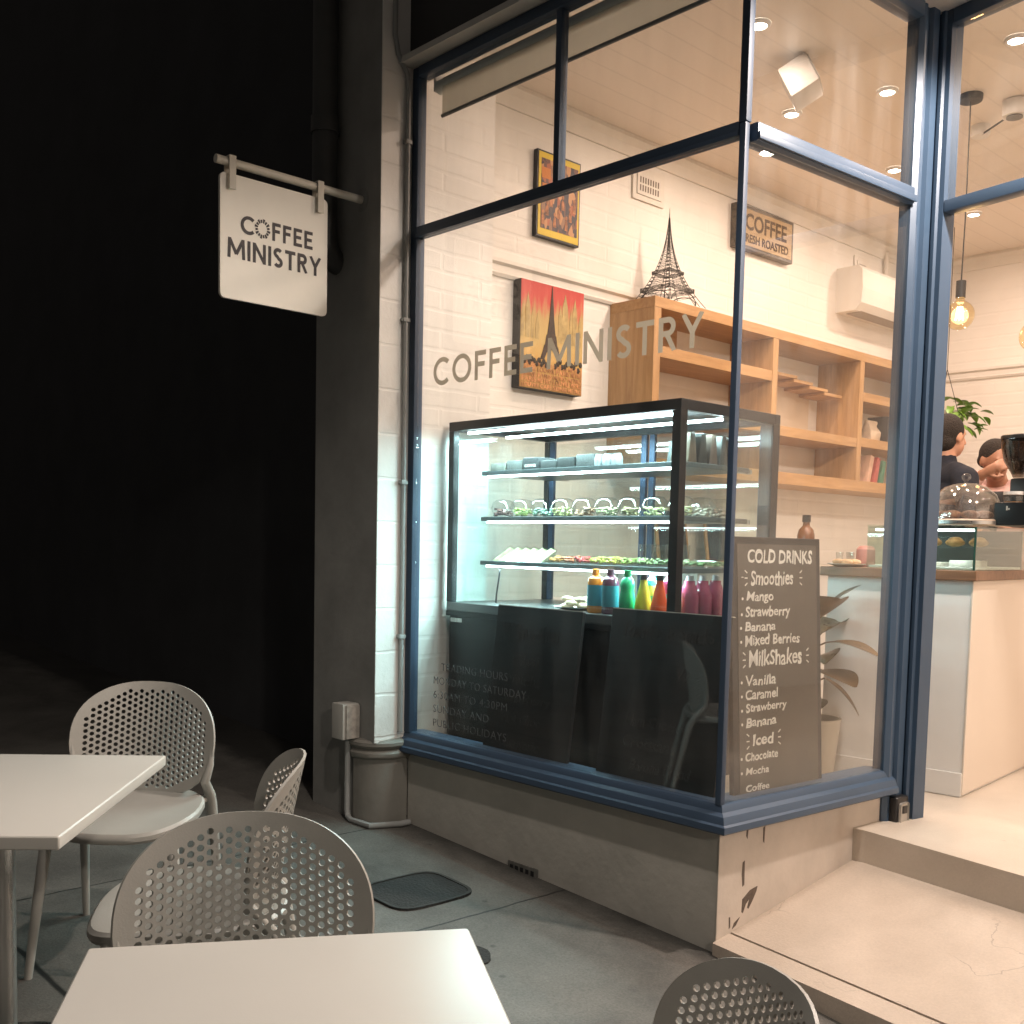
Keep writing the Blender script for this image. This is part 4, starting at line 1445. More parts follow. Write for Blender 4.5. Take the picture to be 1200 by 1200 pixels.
bm = BM(); add_box(bm, (CX0 + .03, CY0 + .035, ZT - .012), (CX1 - .03, CY1 - .035, ZT - .004)); place('top_panel', bm, mat('case_top', (.10, .11, .115), .3), dc, False)
for lo, hi in (((CX0 + .034, CY0 + .004, .776), (CX1 - .04, CY0 + .010, ZT - .041)), ((CX0 + .004, CY0 + .034, .776), (CX0 + .01, CY1 - .034, ZT - .041)), ((CX1 - .01, CY0 + .04, .776), (CX1 - .004, CY1 - .05, ZT - .041))):
    bm = BM(); add_box(bm, lo, hi); place('glass_panel', bm, M_cglass, dc, False)
for xa in (CX0 + .034, .61):
    bm = BM()
    x_b = xa + .62
    add_box(bm, (xa + .03, CY1 - .024, .79), (x_b - .03, CY1 - .02, ZT - .055)); g = place('sliding_door', bm, M_cglass, dc, False)
    bm = BM()
    add_box(bm, (xa, CY1 - .03, .776), (xa + .03, CY1 - .014, ZT - .042)); add_box(bm, (x_b - .03, CY1 - .03, .776), (x_b, CY1 - .014, ZT - .042))
    place('door_stile', bm, mat('blue_steel', (.04, .07, .13), .35, .3), g, False)
M_led = emission('cold_led', (.80, .96, 1.0), 24)
COLD = (.60, .93, .97)
M_shelfsteel = mat('shelf_steel', (.16, .175, .18), .35, .5)
for z_ in (.95, 1.152, 1.360):
    bm = BM(); add_box(bm, (.045, .36, z_), (1.205, .80, z_ + .02), .003); s_ = place('shelf', bm, M_shelfsteel, dc, False)
    bm = BM(); add_box(bm, (.07, .376, z_ - .009), (1.19, .388, z_ - .0005)); place('light_strip', bm, M_led, s_, False)
    light('case_glow', 'AREA', (.63, .40, z_ - .016), 13.5, COLD, shape='RECTANGLE', size=1.1, size_y=.02)
bm = BM()
for z_ in (.9505, 1.1525, 1.3605):
    for x_ in (.10, .60, 1.15):
        add_box(bm, (x_, .80, z_), (x_ + .02, CY1 - .035, z_ + .018))
place('shelf_bracket', bm, M_steel, dc, False)
for yy in (.32, .56):
    bm = BM(); add_box(bm, (CX0 + .05, yy, ZT - .050), (CX1 - .05, yy + .018, ZT - .0405)); place('light_strip', bm, M_led, dc, False)
    light('case_glow', 'AREA', (.6, yy + .012, ZT - .056), 19, COLD, shape='RECTANGLE', size=1.2, size_y=.024)
bm = BM(); add_tube(bm, [(.14, .40, .948), (.138, .398, .90), (.12, .40, .82), (.105, .41, .777)], .004, 6); place('power_cable', bm, M_blackp, dc)
bm = BM(); add_box(bm, (CX0 + .02, CY0 + .0105, .684), (CX0 + .10, CY0 + .0118, .702)); place('name_plate', bm, M_steel, dc, False)

# boxes on the top case shelf
bx_cols = [(.16, .15, .13), (.10, .10, .095), (.03, .03, .032), (.045, .045, .045), (.03, .03, .03), (.07, .07, .07)]
bx_names = ['grey carton first from the left on the top case shelf', 'grey carton second from the left on the top case shelf', 'black carton with white print in the middle of the top case shelf row',
            'dull black carton right of the printed one on the top case shelf', 'shiny black carton fifth on the top case shelf', 'grey carton at the right end of the low row on the top case shelf']
for k in range(6):
    x_ = .06 + k * .108
    bm = BM(); add_box(bm, (x_, .40 + .004 * (k % 2), 1.3805), (x_ + .10, .53, 1.418 + .008 * (k % 3)), .003)
    c_ = recentre(place('carton', bm, mat('carton_%d' % k, bx_cols[k], .45, var=.2, vscale=20)))
    tag(c_, bx_names[k], 'carton', 'cartons on the top case shelf')
    if k == 2:
        t = text_bm('COFFEE', .02, .0004, .0003); fit(t, .07, .012)
        put_text(t, frame_mtx((x_ + .014, .3995, 1.393), (1, 0, 0), (0, 0, 1))); place('print', t, M_chalk, c_, False)
for k in range(3):
    x_ = .71 + k * .05
    bm = BM(); add_lathe(bm, [(.0, 0), (.022, 0), (.024, .01), (.024, .035), (.018, .046), (.018, .052), (0, .052)], (x_, .43, 1.3805), 16)
    tag(recentre(place('small_jar', bm, mat('jar_grey', (.25, .26, .27), .3))), 'small grey jar at the right end of the carton row', 'jar', 'jars beside the cartons')
pk = ['tall dark coffee bag left of the back row on the top case shelf', 'tall dark coffee bag second in the back row on the top case shelf', 'tall dark coffee bag behind the front case post', 'tall brown coffee bag right of the front case post', 'tall black coffee bag fourth from the right on the top case shelf', 'tall brown coffee bag third from the right on the top case shelf', 'tall grey coffee bag last but one on the top case shelf', 'tall coffee bag at the right end of the top case shelf']
for k in range(8):
    bm = BM()
    if k < 3:
        x_, y_ = .88 + k * .095, .66
        lo, hi = (x_, y_, 1.3805), (x_ + .085, y_ + .06, 1.50)
    else:
        x_, y_ = 1.085, .43 + (k - 3) * .068
        lo, hi = (x_, y_, 1.3805), (x_ + .09, y_ + .058, 1.50)
    add_box(bm, lo, hi, .008)
    for v in bm.verts:
        if v.co.z > 1.47:
            if k < 3:
                v.co.y = (v.co.y - (y_ + .03)) * .35 + y_ + .03
            else:
                v.co.y = (v.co.y - (y_ + .029)) * .5 + y_ + .029
    cc = [(.03, .035, .035), (.05, .05, .05), (.03, .03, .03), (.16, .11, .08), (.04, .035, .03), (.15, .10, .08), (.10, .09, .085), (.05, .05, .05)][k]
    tag(recentre(place('coffee_bag', bm, mat('cbag_%d' % k, cc, .4, var=.2, vscale=20))), pk[k], 'coffee bag', 'coffee bags on the top case shelf')

# salad bowls with domed lids
fill = [(.14, .06, .05), (.30, .36, .10), (.24, .36, .28), (.45, .42, .18), (.46, .26, .16), (.55, .50, .28), (.32, .26, .12), (.60, .52, .24), (.52, .48, .26), (.55, .45, .36), (.52, .38, .30)]
what = ['dark berry', 'leafy green', 'mixed green', 'pale green', 'red and green', 'pasta', 'dark grain', 'potato', 'yellow', 'cream', 'pink']
where = ['leftmost on the middle case shelf', 'second from left, middle case shelf', 'third from left, middle case shelf', 'fourth from left, middle case shelf', 'fifth from left, middle case shelf', 'sixth from left, middle case shelf', 'third left of the front case post', 'just left of the front case post', 'just right of the front case post', 'behind the bowl right of the front case post', 'furthest back on the middle case shelf']
def bowl(x, y, z, k, r=.056):
    b = thing('salad_bowl', 'clear domed tub of %s salad, %s' % (what[k], where[k]), 'salad tub', (x, y, z), 'domed salad tubs on the middle case shelf')
    bm = BM(); add_lathe(bm, [(0, .001), (r * .72, .001), (r * .98, .034), (r, .036)], (x, y, z), 20); place('tub', bm, M_clear, b)
    bm = BM()
    add_lathe(bm, [(r, .037), (r * 1.04, .038), (r * .98, .046), (r * .86, .064), (r * .6, .076), (r * .35, .079), (0, .08)], (x, y, z), 20); place('lid', bm, M_clear, b)
    bm = BM()
    for q in range(34):
        a = random.random() * 6.28; rr = r * .84 * math.sqrt(random.random()); zz = z + .006 + random.random() * .03
        rr = min(rr, r * (.68 + .25 * (zz - z) / .036) - .006)
        add_sphere(bm, (x + rr * math.cos(a), y + rr * math.sin(a), zz), (random.uniform(.006, .013), random.uniform(.006, .013), random.uniform(.004, .007)), 6, 4)
    place('filling', bm, mat('filling_%d' % k, fill[k], .5, var=.9, vscale=55), b)
for k in range(8):
    bowl(.122 + k * .128, .43, 1.1725, k)
bowl(1.142, .44, 1.1725, 8)
bowl(1.142, .57, 1.1725, 9)
bowl(1.142, .70, 1.1725, 10)

# bottom case shelf: sandwich wedges, fruit pots, salad trays
sw_l = ['leftmost', 'second from the left', 'third from the left', 'fourth from the left', 'fifth from the left', 'sixth from the left']
for k in range(6):
    x_ = .075 + k * .054
    s_ = thing('sandwich_pack', 'wedge sandwich pack leaning in a row, %s on the bottom case shelf' % sw_l[k], 'sandwich', (x_, .45, .9705), 'sandwich packs on the bottom case shelf')
    mt = Matrix.Translation((x_, .40, .9705)) @ Matrix.Rotation(R(18), 4, 'Y')
    bm = BM(); add_prism(bm, [(0, 0), (.10, 0), (.10, .075)], 0, .042, 'x', mt); place('wrapper', bm, glass('wrapper', (.93, .95, .92), .08, .10), s_, False)
    bm = BM()
    add_prism(bm, [(.006, .003), (.097, .003), (.097, .068)], .004, .014, 'x', mt); add_prism(bm, [(.006, .003), (.097, .003), (.097, .068)], .028, .038, 'x', mt)
    place('bread', bm, mat('bread', (.42, .36, .25), .7, var=.1), s_, False)
    bm = BM(); add_prism(bm, [(.004, .002), (.096, .002), (.096, .068)], .0145, .0275, 'x', mt); place('filling', bm, mat('sandwich_filling', (.28, .36, .12), .6, var=.7, vscale=60), s_, False)
pt = [((.85, .30, .10), 'orange fruit'), ((.80, .22, .12), 'melon'), ((.62, .10, .10), 'strawberry'), ((.50, .46, .10), 'pineapple'), ((.55, .42, .10), 'corn'), ((.30, .34, .10), 'mixed leaf'), ((.34, .40, .18), 'cucumber'), ((.16, .22, .10), 'olive'), ((.40, .44, .26), 'sprout')]
for k, (c_, nm) in enumerate(pt):
    x_ = .435 + k * .084
    p_ = thing('fruit_pot', 'open plastic tray of %s, bottom case shelf, %s' % (nm, 'left of the front case post' if k < 8 else 'by the front case post'), 'food tray', (x_, .44, .9705), 'food trays on the bottom case shelf')
    bm = BM(); add_box(bm, (x_, .385, .9712), (x_ + .078, .50, 1.003), .004); place('tray', bm, M_clear, p_, False)
    bm = BM()
    for q in range(26):
        add_sphere(bm, (x_ + random.uniform(.010, .068), random.uniform(.398, .488), .975 + random.uniform(.006, .024)), (random.uniform(.006, .012), random.uniform(.006, .012), random.uniform(.005, .009)), 6, 4)
    place('food', bm, mat('tray_food_%d' % k, c_, .5, var=.7, vscale=50), p_)
for k in range(3):
    y_ = .53 + k * .085
    bm = BM(); add_box(bm, (1.08, y_, .9712), (1.195, y_ + .078, 1.0), .004)
    f_ = recentre(place('salad_tray', bm, M_clear, None, False))
    tag(f_, 'flat tray of greens right on the bottom case shelf, %s' % ['nearest the front', 'middle one', 'furthest back'][k], 'food tray', 'green trays at the right end of the bottom case shelf')
    bm = BM()
    for q in range(24):
        add_sphere(bm, (random.uniform(1.09, 1.185), y_ + random.uniform(.01, .068), .977 + random.uniform(.003, .014)), (.009, .009, .006), 6, 4)
    place('food', bm, mat('tray_greens', (.16, .24, .10), .5, var=.7, vscale=50), f_)

# glasses behind on the bottom shelf
for k, x_ in enumerate((.52, .60, .72)):
    bm = BM(); add_lathe(bm, [(0, .001), (.026, .001), (.032, .09), (.030, .09), (.025, .006), (0, .006)], (x_ + .22, .72, .9705), 18)
    tag(recentre(place('drinking_glass', bm, M_clear)), 'clear drinking glass at the back of the bottom case shelf, %s' % ['left one', 'middle one', 'right one'][k], 'glass', 'glasses at the back of the case')

# bottles on the deck
def bottle(x, y, prof, liquid, cap, label, lab=None, group='juice bottles on the case deck', n='juice_bottle'):
    z = .7755
    b = thing(n, label, 'bottle', (x, y, z), group)
    bm = BM(); add_lathe(bm, prof, (x, y, z), 24); place('body', bm, liquid, b)
    top = prof[-1][1]
    bm = BM(); add_lathe(bm, [(.0, top + .0005), (.0155, top + .0005), (.0155, top + .020), (.014, top + .022), (0, top + .022)], (x, y, z), 18); place('cap', bm, cap, b)
    if lab:
        bm = BM(); add_lathe(bm, [(lab[1] + .0008, lab[2]), (lab[1] + .0008, lab[3])], (x, y, z), 24); place('paper_label', bm, lab[0], b)
def juice(name, c, e=0):
    m = mat(name, c, .15, spec=.6)
    b = m.node_tree.nodes['Principled BSDF']
    b.inputs['Subsurface Weight'].default_value = .4
    b.inputs['Subsurface Radius'].default_value = (.02, .02, .02)
    return m
tall = [(0, 0), (.030, 0), (.034, .006), (.034, .125), (.030, .142), (.016, .152), (.015, .158)]
teal = mat('teal_label', (.03, .20, .26), .5)
bottle(.815, .315, tall, juice('orange_juice', (.75, .24, .02)), mat('cap_orange', (.75, .26, .03), .4), 'orange juice bottle with teal label, leftmost in the case', (teal, .034, .03, .115))
bottle(.895, .315, tall, juice('berry_juice', (.14, .03, .07)), mat('cap_purple', (.10, .03, .06), .4), 'dark purple juice bottle with teal label beside the orange one', (teal, .034, .03, .115))
rnd = [(0, 0), (.026, 0), (.030, .006), (.033, .06), (.028, .09), (.026, .10), (.030, .12), (.022, .145), (.014, .152), (.0135, .158)]
bottle(.985, .315, rnd, juice('green_juice', (.03, .42, .20)), mat('cap_green', (.02, .30, .12), .4), 'bright green bottle standing third in the case row')
cone = [(0, 0), (.034, 0), (.037, .006), (.033, .05), (.022, .10), (.014, .135), (.0135, .145)]
bottle(1.068, .315, cone, juice('yellow_juice', (.62, .60, .05)), mat('cap_black', (.02, .02, .02), .4), 'yellow cone shaped drink bottle with black cap')
bottle(1.148, .315, cone, juice('red_juice', (.80, .11, .03)), mat('cap_black', (.02, .02, .02), .4), 'orange red cone shaped drink bottle with black cap')
bottle(1.03, .42, tall, juice('aqua_juice', (.05, .38, .42)), mat('cap_white', (.6, .6, .6), .4), 'aqua bottle behind the green and yellow bottles', (mat('yellow_label', (.62, .5, .1), .5), .034, .08, .12))
bottle(1.115, .42, tall, juice('pink_juice', (.50, .08, .22)), mat('cap_white', (.6, .6, .6), .4), 'pink bottle behind the yellow and red bottles', (mat('aqua_label', (.05, .4, .5), .5), .034, .03, .09))
for k in range(3):
    bottle(1.195, .44 + .085 * k, [(0, 0), (.034, 0), (.038, .008), (.038, .085), (.026, .125), (.022, .132), (.022, .145)], juice('plum_juice', (.36, .06, .12)), mat('cap_steel', (.5, .5, .5), .35, .7), 'plum coloured swing bottle right of the case post, %s' % ['front one', 'middle one', 'back one'][k], None, 'plum bottles right of the case post')
pl_ = thing('pastry_plate', 'white plate of wrapped biscuits beside the juice bottles in the case', 'plate', (.66, .36, .7755))
bm = BM(); add_lathe(bm, [(0, .002), (.06, .002), (.105, .014), (.107, .017), (.06, .007), (0, .006)], (.675, .365, .7757), 28); place('plate', bm, mat('white_china', (.75, .74, .70), .25), pl_)
for k in range(9):
    a = k * .7; bm = BM()
    add_sphere(bm, (.675 + .05 * math.cos(a), .365 + .05 * math.sin(a), .795 + .014 * (k % 3)), (.034, .022, .012), 10, 8, None)
    place('biscuit', bm, mat('biscuit', (.50, .36, .24), .7, var=.5, vscale=70), pl_)

# ------------------------------------------------------------------ chalkboards in the window
def chalk_lines(origin, x, y, lines):
    bm = BM()
    for s, px_, pz_, wd, hg, j in lines:
        t = text_bm(s, .06, -.0004, .0005, shear=.12, jitter=j)
        fit(t, wd, hg)
        put_text(t, frame_mtx(origin, x, y) @ Matrix.Translation((px_, pz_, 0)))
        merge(bm, t)
    return bm
def leaning(name, xa, xb, z0, z1, yb, yt, label):
    t = thing(name, label, 'chalkboard', ((xa + xb) / 2, yb, z0))
    o = (xa, yb, z0); xd = V((1, 0, 0)); yd = V((0, yt - yb, z1 - z0)); L = yd.length
    m_ = frame_mtx(o, xd, yd)
    bm = BM(); add_box(bm, (0, 0, -.018), (xb - xa, L, 0), .002, m_); place('board', bm, M_board, t, False)
    return t, m_, L
b1, m1, L1 = leaning('chalkboard', .43, .92, .1505, .79, .05, .13, 'faint black chalkboard leaning inside the glass, left of the two front ones')
bm = chalk_lines(m1 @ V((0, 0, .0008)), (1, 0, 0), m1.to_3x3() @ V((0, 1, 0)), [('W Smoothies', .05, .50, .33, .08, 1), ('Chai', .12, .40, .16, .05, 1), ('Matcha', .10, .32, .2, .05, 1), ('Strawberry', .09, .24, .28, .05, 1), ('Hot Choc', .10, .16, .22, .05, 1), ('Turmeric', .09, .06, .24, .05, 1)])
place('chalk_writing', bm, M_chalk_dim, b1, False)
bm = BM(); add_box(bm, (0, L1, -.016), (.49, L1 + .003, -.001), 0, m1); place('top_edge', bm, mat('worn_edge', (.55, .54, .50), .6), b1, False)
b2, m2, L2 = leaning('chalkboard', 1.075, 1.62, .1505, .815, .05, .13, 'faint black chalkboard with a chair reflected in it, beside the corner bar')
bm = chalk_lines(m2 @ V((0, 0, .0008)), (1, 0, 0), m2.to_3x3() @ V((0, 1, 0)), [('Toasties & Snacks', .06, .56, .42, .07, 1), ('Vv', .33, .42, .06, .06, 1), ('Ham Cheese', .12, .24, .26, .05, 1), ('Croissant', .12, .16, .24, .05, 1), ('Banana Bread', .16, .08, .28, .05, 1)])
place('chalk_writing', bm, M_chalk_dim, b2, False)
bm = BM(); add_box(bm, (0, L2, -.016), (.545, L2 + .003, -.001), 0, m2); place('top_edge', bm, mat('worn_edge', (.55, .54, .50), .6), b2, False)

# cold drinks board facing the entry
cd = thing('chalkboard', 'tall COLD DRINKS chalkboard listing smoothies and milkshakes in white chalk', 'chalkboard', (1.6, .45, .15))
o = V((1.652, .135, .1505)); xd = V((.040, .49, 0)); yd = V((-.055, .055, .94)); LW = .505; LH = .944
mc = frame_mtx(o, xd, yd)
bm = BM(); add_box(bm, (0, 0, -.022), (LW, LH, -.0005), .003, mc); place('frame', bm, M_black, cd, False)
bm = BM(); add_box(bm, (.03, .0, -.0003), (LW - .025, LH - .025, .0015), 0, mc); place('slate', bm, mat('slate', (.085, .075, .062), .55, var=.25, vscale=4), cd, False)
rows = [('COLD DRINKS', .085, .855, .37, .055, .8), ('Smoothies', .10, .755, .24, .055, .8), ('-', .05, .77, .012, .003, .5), ('· Mango', .055, .675, .17, .045, .9), ('· Strawberry', .05, .60, .27, .05, .9), ('· Banana', .045, .542, .19, .036, .9), ('· Mixed Berries', .045, .475, .33, .045, .9),
        ('MilkShakes', .085, .385, .30, .065, .8), ('· Vanilla', .045, .31, .19, .042, .9), ('· Caramel', .045, .262, .20, .038, .9), ('· Strawberry', .045, .205, .25, .042, .9), ('· Banana', .045, .155, .19, .036, .9), ('Iced', .10, .095, .12, .042, .8), ('· Chocolate', .04, .052, .2, .032, .9), ('· Mocha', .04, .016, .15, .028, .9)]
FR = [.075, .16, .155, .232, .292, .345, .397, .468, .552, .606, .660, .713, .782, .845, .900]
zs_ = [LH * (1 - f * .965) - .5 * r_[4] for f, r_ in zip(FR, rows)]
bm = BM()
for (s, px_, pz_, wd, hg, j), z_ in zip(rows, zs_):
    t = text_bm(s.replace('· ', ''), .06, .0002, .0004, shear=.1, jitter=j)
    fit(t, wd - (.02 if '·' in s else 0), hg)
    put_text(t, mc @ Matrix.Translation((px_ + (.02 if '·' in s else 0), z_, .002)))
    merge(bm, t)
    if '·' in s:
        t = bmesh.new(); bmesh.ops.create_circle(t, cap_ends=True, radius=.0055, segments=8)
        put_text(t, mc @ Matrix.Translation((px_, z_ + hg * .4, .0022))); merge(bm, t)
for px_, z_ in ((.075, .80), (.385, .80), (.06, .515), (.42, .515), (.075, .23), (.25, .23)):
    for dz_ in (-.022, 0, .022):
        sg = 1 if px_ > .2 else -1
        t = bmesh.new(); bmesh.ops.create_cube(t, size=1)
        for v in t.verts:
            v.co = V((v.co.x * .016, v.co.y * .004, v.co.z * .0006))
        put_text(t, mc @ Matrix.Translation((px_, z_ + dz_, .0022)) @ Matrix.Rotation(sg * dz_ * 28, 4, 'Z')); merge(bm, t)
t = text_bm('Coffee', .06, .0002, .0004, shear=.1, jitter=.9); fit(t, .13, .026); put_text(t, mc @ Matrix.Translation((.06, .052, .0021))); merge(bm, t)
place('chalk_writing', bm, M_chalk, cd, False)
bm = BM(); add_box(bm, (.0, 0, -.30), (LW, LH * .0 + .02, -.28), .002, mc)
bm.free()

# small stone paperweight on the window bed by the hours lettering
bm = BM(); add_box(bm, (.36, .075, .1505), (.43, .12, .185), .01); tag(recentre(place('door_block', bm, mat('pale_block', (.62, .52, .42), .5), None)), 'small pale block on the window bed left of the black boards', 'block')

# ------------------------------------------------------------------ pot plant by the counter
pp = thing('potted_plant', 'broad leaved plant in a pale tapered pot behind the cold drinks board', 'plant', (1.22, 1.36, 0))
px_, py_ = 1.225, 1.345
bm = BM(); add_lathe(bm, [(0, .001), (.085, .001), (.09, .01), (.118, .29), (.122, .30), (.112, .30), (.108, .27), (0, .27)], (px_, py_, 0), 28); place('pot', bm, mat('pot_glaze', (.62, .57, .48), .4, var=.05), pp)
bm = BM(); add_tube(bm, [(px_, py_, .26), (px_ + .005, py_, .45), (px_ - .01, py_ + .01, .66), (px_ + .0, py_, .80)], [.014, .012, .009, .005], 8); place('stem', bm, mat('stem_brown', (.10, .07, .04), .8), pp)
M_leaf = mat('fig_leaf', (.055, .06, .028), .3, var=.35, vscale=12)
M_leafb = mat('dry_leaf', (.22, .14, .07), .45, var=.3, vscale=12)
def leaf(bm, base, tip, wd, droop, up=V((0, 0, 1)), fold=.25):
    base = V(base); tip = V(tip)
    d = tip - base; L = d.length; d.normalize()
    s = d.cross(up).normalized(); n = s.cross(d)
    rows_ = []
    N = 9
    for i in range(N):
        f = i / (N - 1)
        w_ = wd * (math.sin(math.pi * min(1, f * .95 + .03)) ** .75) * (1 - .25 * f)
        c = base + d * L * f + n * (-droop * (f * f) * L + .25 * droop * f * L)
        rows_.append([c - s * w_ + n * w_ * fold, c - s * w_ * .5 + n * w_ * fold * .3, c, c + s * w_ * .5 + n * w_ * fold * .3, c + s * w_ + n * w_ * fold])
    vv = [[bm.verts.new(p + n * .001 * 0) for p in r_] for r_ in rows_]
    vb = [[bm.verts.new(p - n * .0015) for p in r_] for r_ in rows_]
    for i in range(N - 1):
        for k in range(4):
            bm.faces.new((vv[i][k], vv[i + 1][k], vv[i + 1][k + 1], vv[i][k + 1]))
            bm.faces.new((vb[i][k], vb[i][k + 1], vb[i + 1][k + 1], vb[i + 1][k]))
for k, (h, a, L, wd, up_, dr) in enumerate(((.50, -.35, .26, .075, .02, .3), (.56, -.9, .24, .07, .06, .35), (.62, 0.1, .28, .07, .05, .4), (.66, 1.6, .22, .07, .1, .3), (.70, 2.8, .2, .06, .08, .3), (.74, -.6, .20, .075, .13, .2),
        (.78, .6, .16, .06, .14, .2), (.80, -2.0, .17, .06, .1, .3), (.46, .5, .22, .06, -.1, .3), (.40, -1.3, .2, .055, -.12, .3), (.36, 2.2, .2, .06, -.04, .3), (.58, -2.4, .2, .06, 0, .3))):
    bm = BM()
    b_ = V((px_, py_, h)); st = b_ + V((math.cos(a) * .04, math.sin(a) * .04, .02))
    add_tube(bm, [b_, st], .004, 6)
    leaf(bm, st, b_ + V((math.cos(a) * L, math.sin(a) * L, up_)), wd * 1.35, dr, fold=.45 if k % 2 else .1)
    place('leaf', bm, M_leafb if k in (0, 2, 5, 8) else M_leaf, pp)

# ------------------------------------------------------------------ counter
TH = .093
CM = Matrix.Translation((1.797, 1.608, 0)) @ Matrix.Rotation(TH, 4, 'Z')
def cb(bm, lo, hi, bevel=0):
    add_box(bm, lo, hi, bevel, CM)
ct = thing('counter', 'white panelled serving counter with a dark timber top', 'counter', (1.5, 2.1, 0))
bm = BM(); cb(bm, (-.655, .006, 0.0), (-.006, 1.05, .935)); place('body', bm, M_white, ct, False)
bm = BM(); cb(bm, (-.65, -.006, .002), (-.004, .0055, .105), .002); place('kickboard', bm, M_white, ct, False)
bm = BM(); cb(bm, (-.0055, .0, .012), (.002, 1.05, .934), .001); place('end_panel', bm, mat('cream_laminate', (.74, .65, .56), .4), ct, False)
bm = BM(); cb(bm, (-.68, -.03, .9355), (.02, 1.06, .978), .004); place('top', bm, M_wood_dark, ct, False)

gd = thing('counter_display', 'low glass food display standing on the counter top', 'display case', (1.55, 1.9, .98))
for lo, hi in (((-.485, .03, .979), (-.014, .035, 1.165)), ((-.014, .03, .979), (-.009, .95, 1.165)), ((-.485, .0355, .979), (-.480, .95, 1.165))):
    bm = BM(); cb(bm, lo, hi); place('glass_panel', bm, glass('counter_glass', (.90, .96, .93), .06), gd, False)
bm = BM(); cb(bm, (-.487, .028, 1.1655), (.0, .952, 1.172), .001); place('glass_top', bm, glass('counter_glass', (.90, .96, .93), .06), gd, False)
bm = BM(); cb(bm, (-.0138, .0262, .979), (-.0055, .0345, 1.165)); place('corner_edge', bm, mat('green_glass_edge', (.02, .07, .055), .2), gd, False)
bm = BM(); cb(bm, (-.479, .20, 1.075), (-.0145, .60, 1.080)); sh2 = place('inner_shelf', bm, M_cglass, gd, False)
bm = BM(); cb(bm, (-.46, .06, 1.146), (-.03, .075, 1.156)); place('light_strip', bm, emission('counter_led', (.95, .98, 1), 9), gd, False)
bm = BM(); cb(bm, (-.478, .04, .9795), (-.016, .70, .99), .002); place('tray', bm, M_white, gd, False)
bm = BM(); cb(bm, (-.478, .705, .9795), (-.016, .72, 1.16)); place('back', bm, mat('smoky_panel', (.05, .055, .06), .3), gd, False)
gl_ = CM @ V((-.25, .08, 1.142)); light('counter_glow', 'AREA', gl_, 1.6, (.9, .97, 1), shape='RECTANGLE', size=.4, size_y=.02)
for k in range(4):
    x_ = -.43 + k * .105
    bm = BM(); add_sphere(bm, (x_, .40, 1.10), (.042, .06, .02), 14, 8, CM); add_sphere(bm, (x_, .40, 1.112), (.03, .045, .015), 12, 8, CM)
    tag(recentre(place('pastry', bm, mat('pastry_crust', (.42, .24, .10), .6, var=.5, vscale=30))), 'baked pastry on the glass shelf of the counter display, %s from the left' % ['first', 'second', 'third', 'fourth'][k], 'pastry', 'pastries in the counter display')
for k in range(3):
    bm = BM(); cb(bm, (-.40 + k * .13, .10, .9905), (-.30 + k * .13, .30, 1.0 + .01 * k), .004)
    tag(recentre(place('wrapped_slice', bm, mat('wrap_%d' % k, [(.55, .52, .46), (.45, .42, .36), (.6, .58, .54)][k], .3, var=.3, vscale=30))), 'wrapped cake slice on the display tray, %s one' % ['left', 'middle', 'right'][k], 'cake slice', 'wrapped slices in the counter display')
bm = BM(); cb(bm, (-.36, .012, .979), (-.29, .024, 1.0), .001); tag(recentre(place('price_holder', bm, M_blackp)), 'small black price holder on the counter top edge', 'price holder')

# cake dome
dm = thing('cake_dome', 'clear dome cover with knob on a pale board over the counter display', 'cake dome', (1.6, 1.75, 1.172))
dcx = CM @ V((-.115, .19, 0))
bm = BM(); add_lathe(bm, [(0, 1.173), (.165, 1.173), (.17, 1.177), (.17, 1.196), (.165, 1.199), (0, 1.199)], (dcx.x, dcx.y, 0), 40); place('board', bm, mat('cake_board', (.60, .48, .38), .35), dm)
bm = BM(); add_lathe(bm, [(.1705, 1.178), (.172, 1.178), (.172, 1.192), (.1705, 1.192)], (dcx.x, dcx.y, 0), 40); place('board_band', bm, M_steel, dm)
bm = BM()
add_lathe(bm, [(.158, 1.2), (.160, 1.202), (.157, 1.235), (.146, 1.275), (.124, 1.312), (.09, 1.342), (.05, 1.357), (.012, 1.361), (.010, 1.357), (.05, 1.353), (.089, 1.338), (.122, 1.309), (.143, 1.273), (.1545, 1.234), (.156, 1.203)], (dcx.x, dcx.y, 0), 40)
place('cover', bm, glass('dome_plastic', (.93, .91, .88), .10, .04, smear_haze=.10), dm)
bm = BM(); add_lathe(bm, [(.006, 1.36), (.008, 1.37), (.018, 1.38), (.019, 1.392), (.012, 1.402), (0, 1.404)], (dcx.x, dcx.y, 0), 20); place('knob', bm, M_clear, dm)
bm = BM()
for k in range(7):
    a = k * .9
    add_sphere(bm, (dcx.x + .085 * math.cos(a), dcx.y + .085 * math.sin(a), 1.2195), (.042, .034, .02), 14, 10)
tag(recentre(place('pastry_pile', bm, mat('dark_pastry', (.22, .12, .07), .6, var=.6, vscale=30))), 'pile of dark pastries under the clear dome', 'pastry')

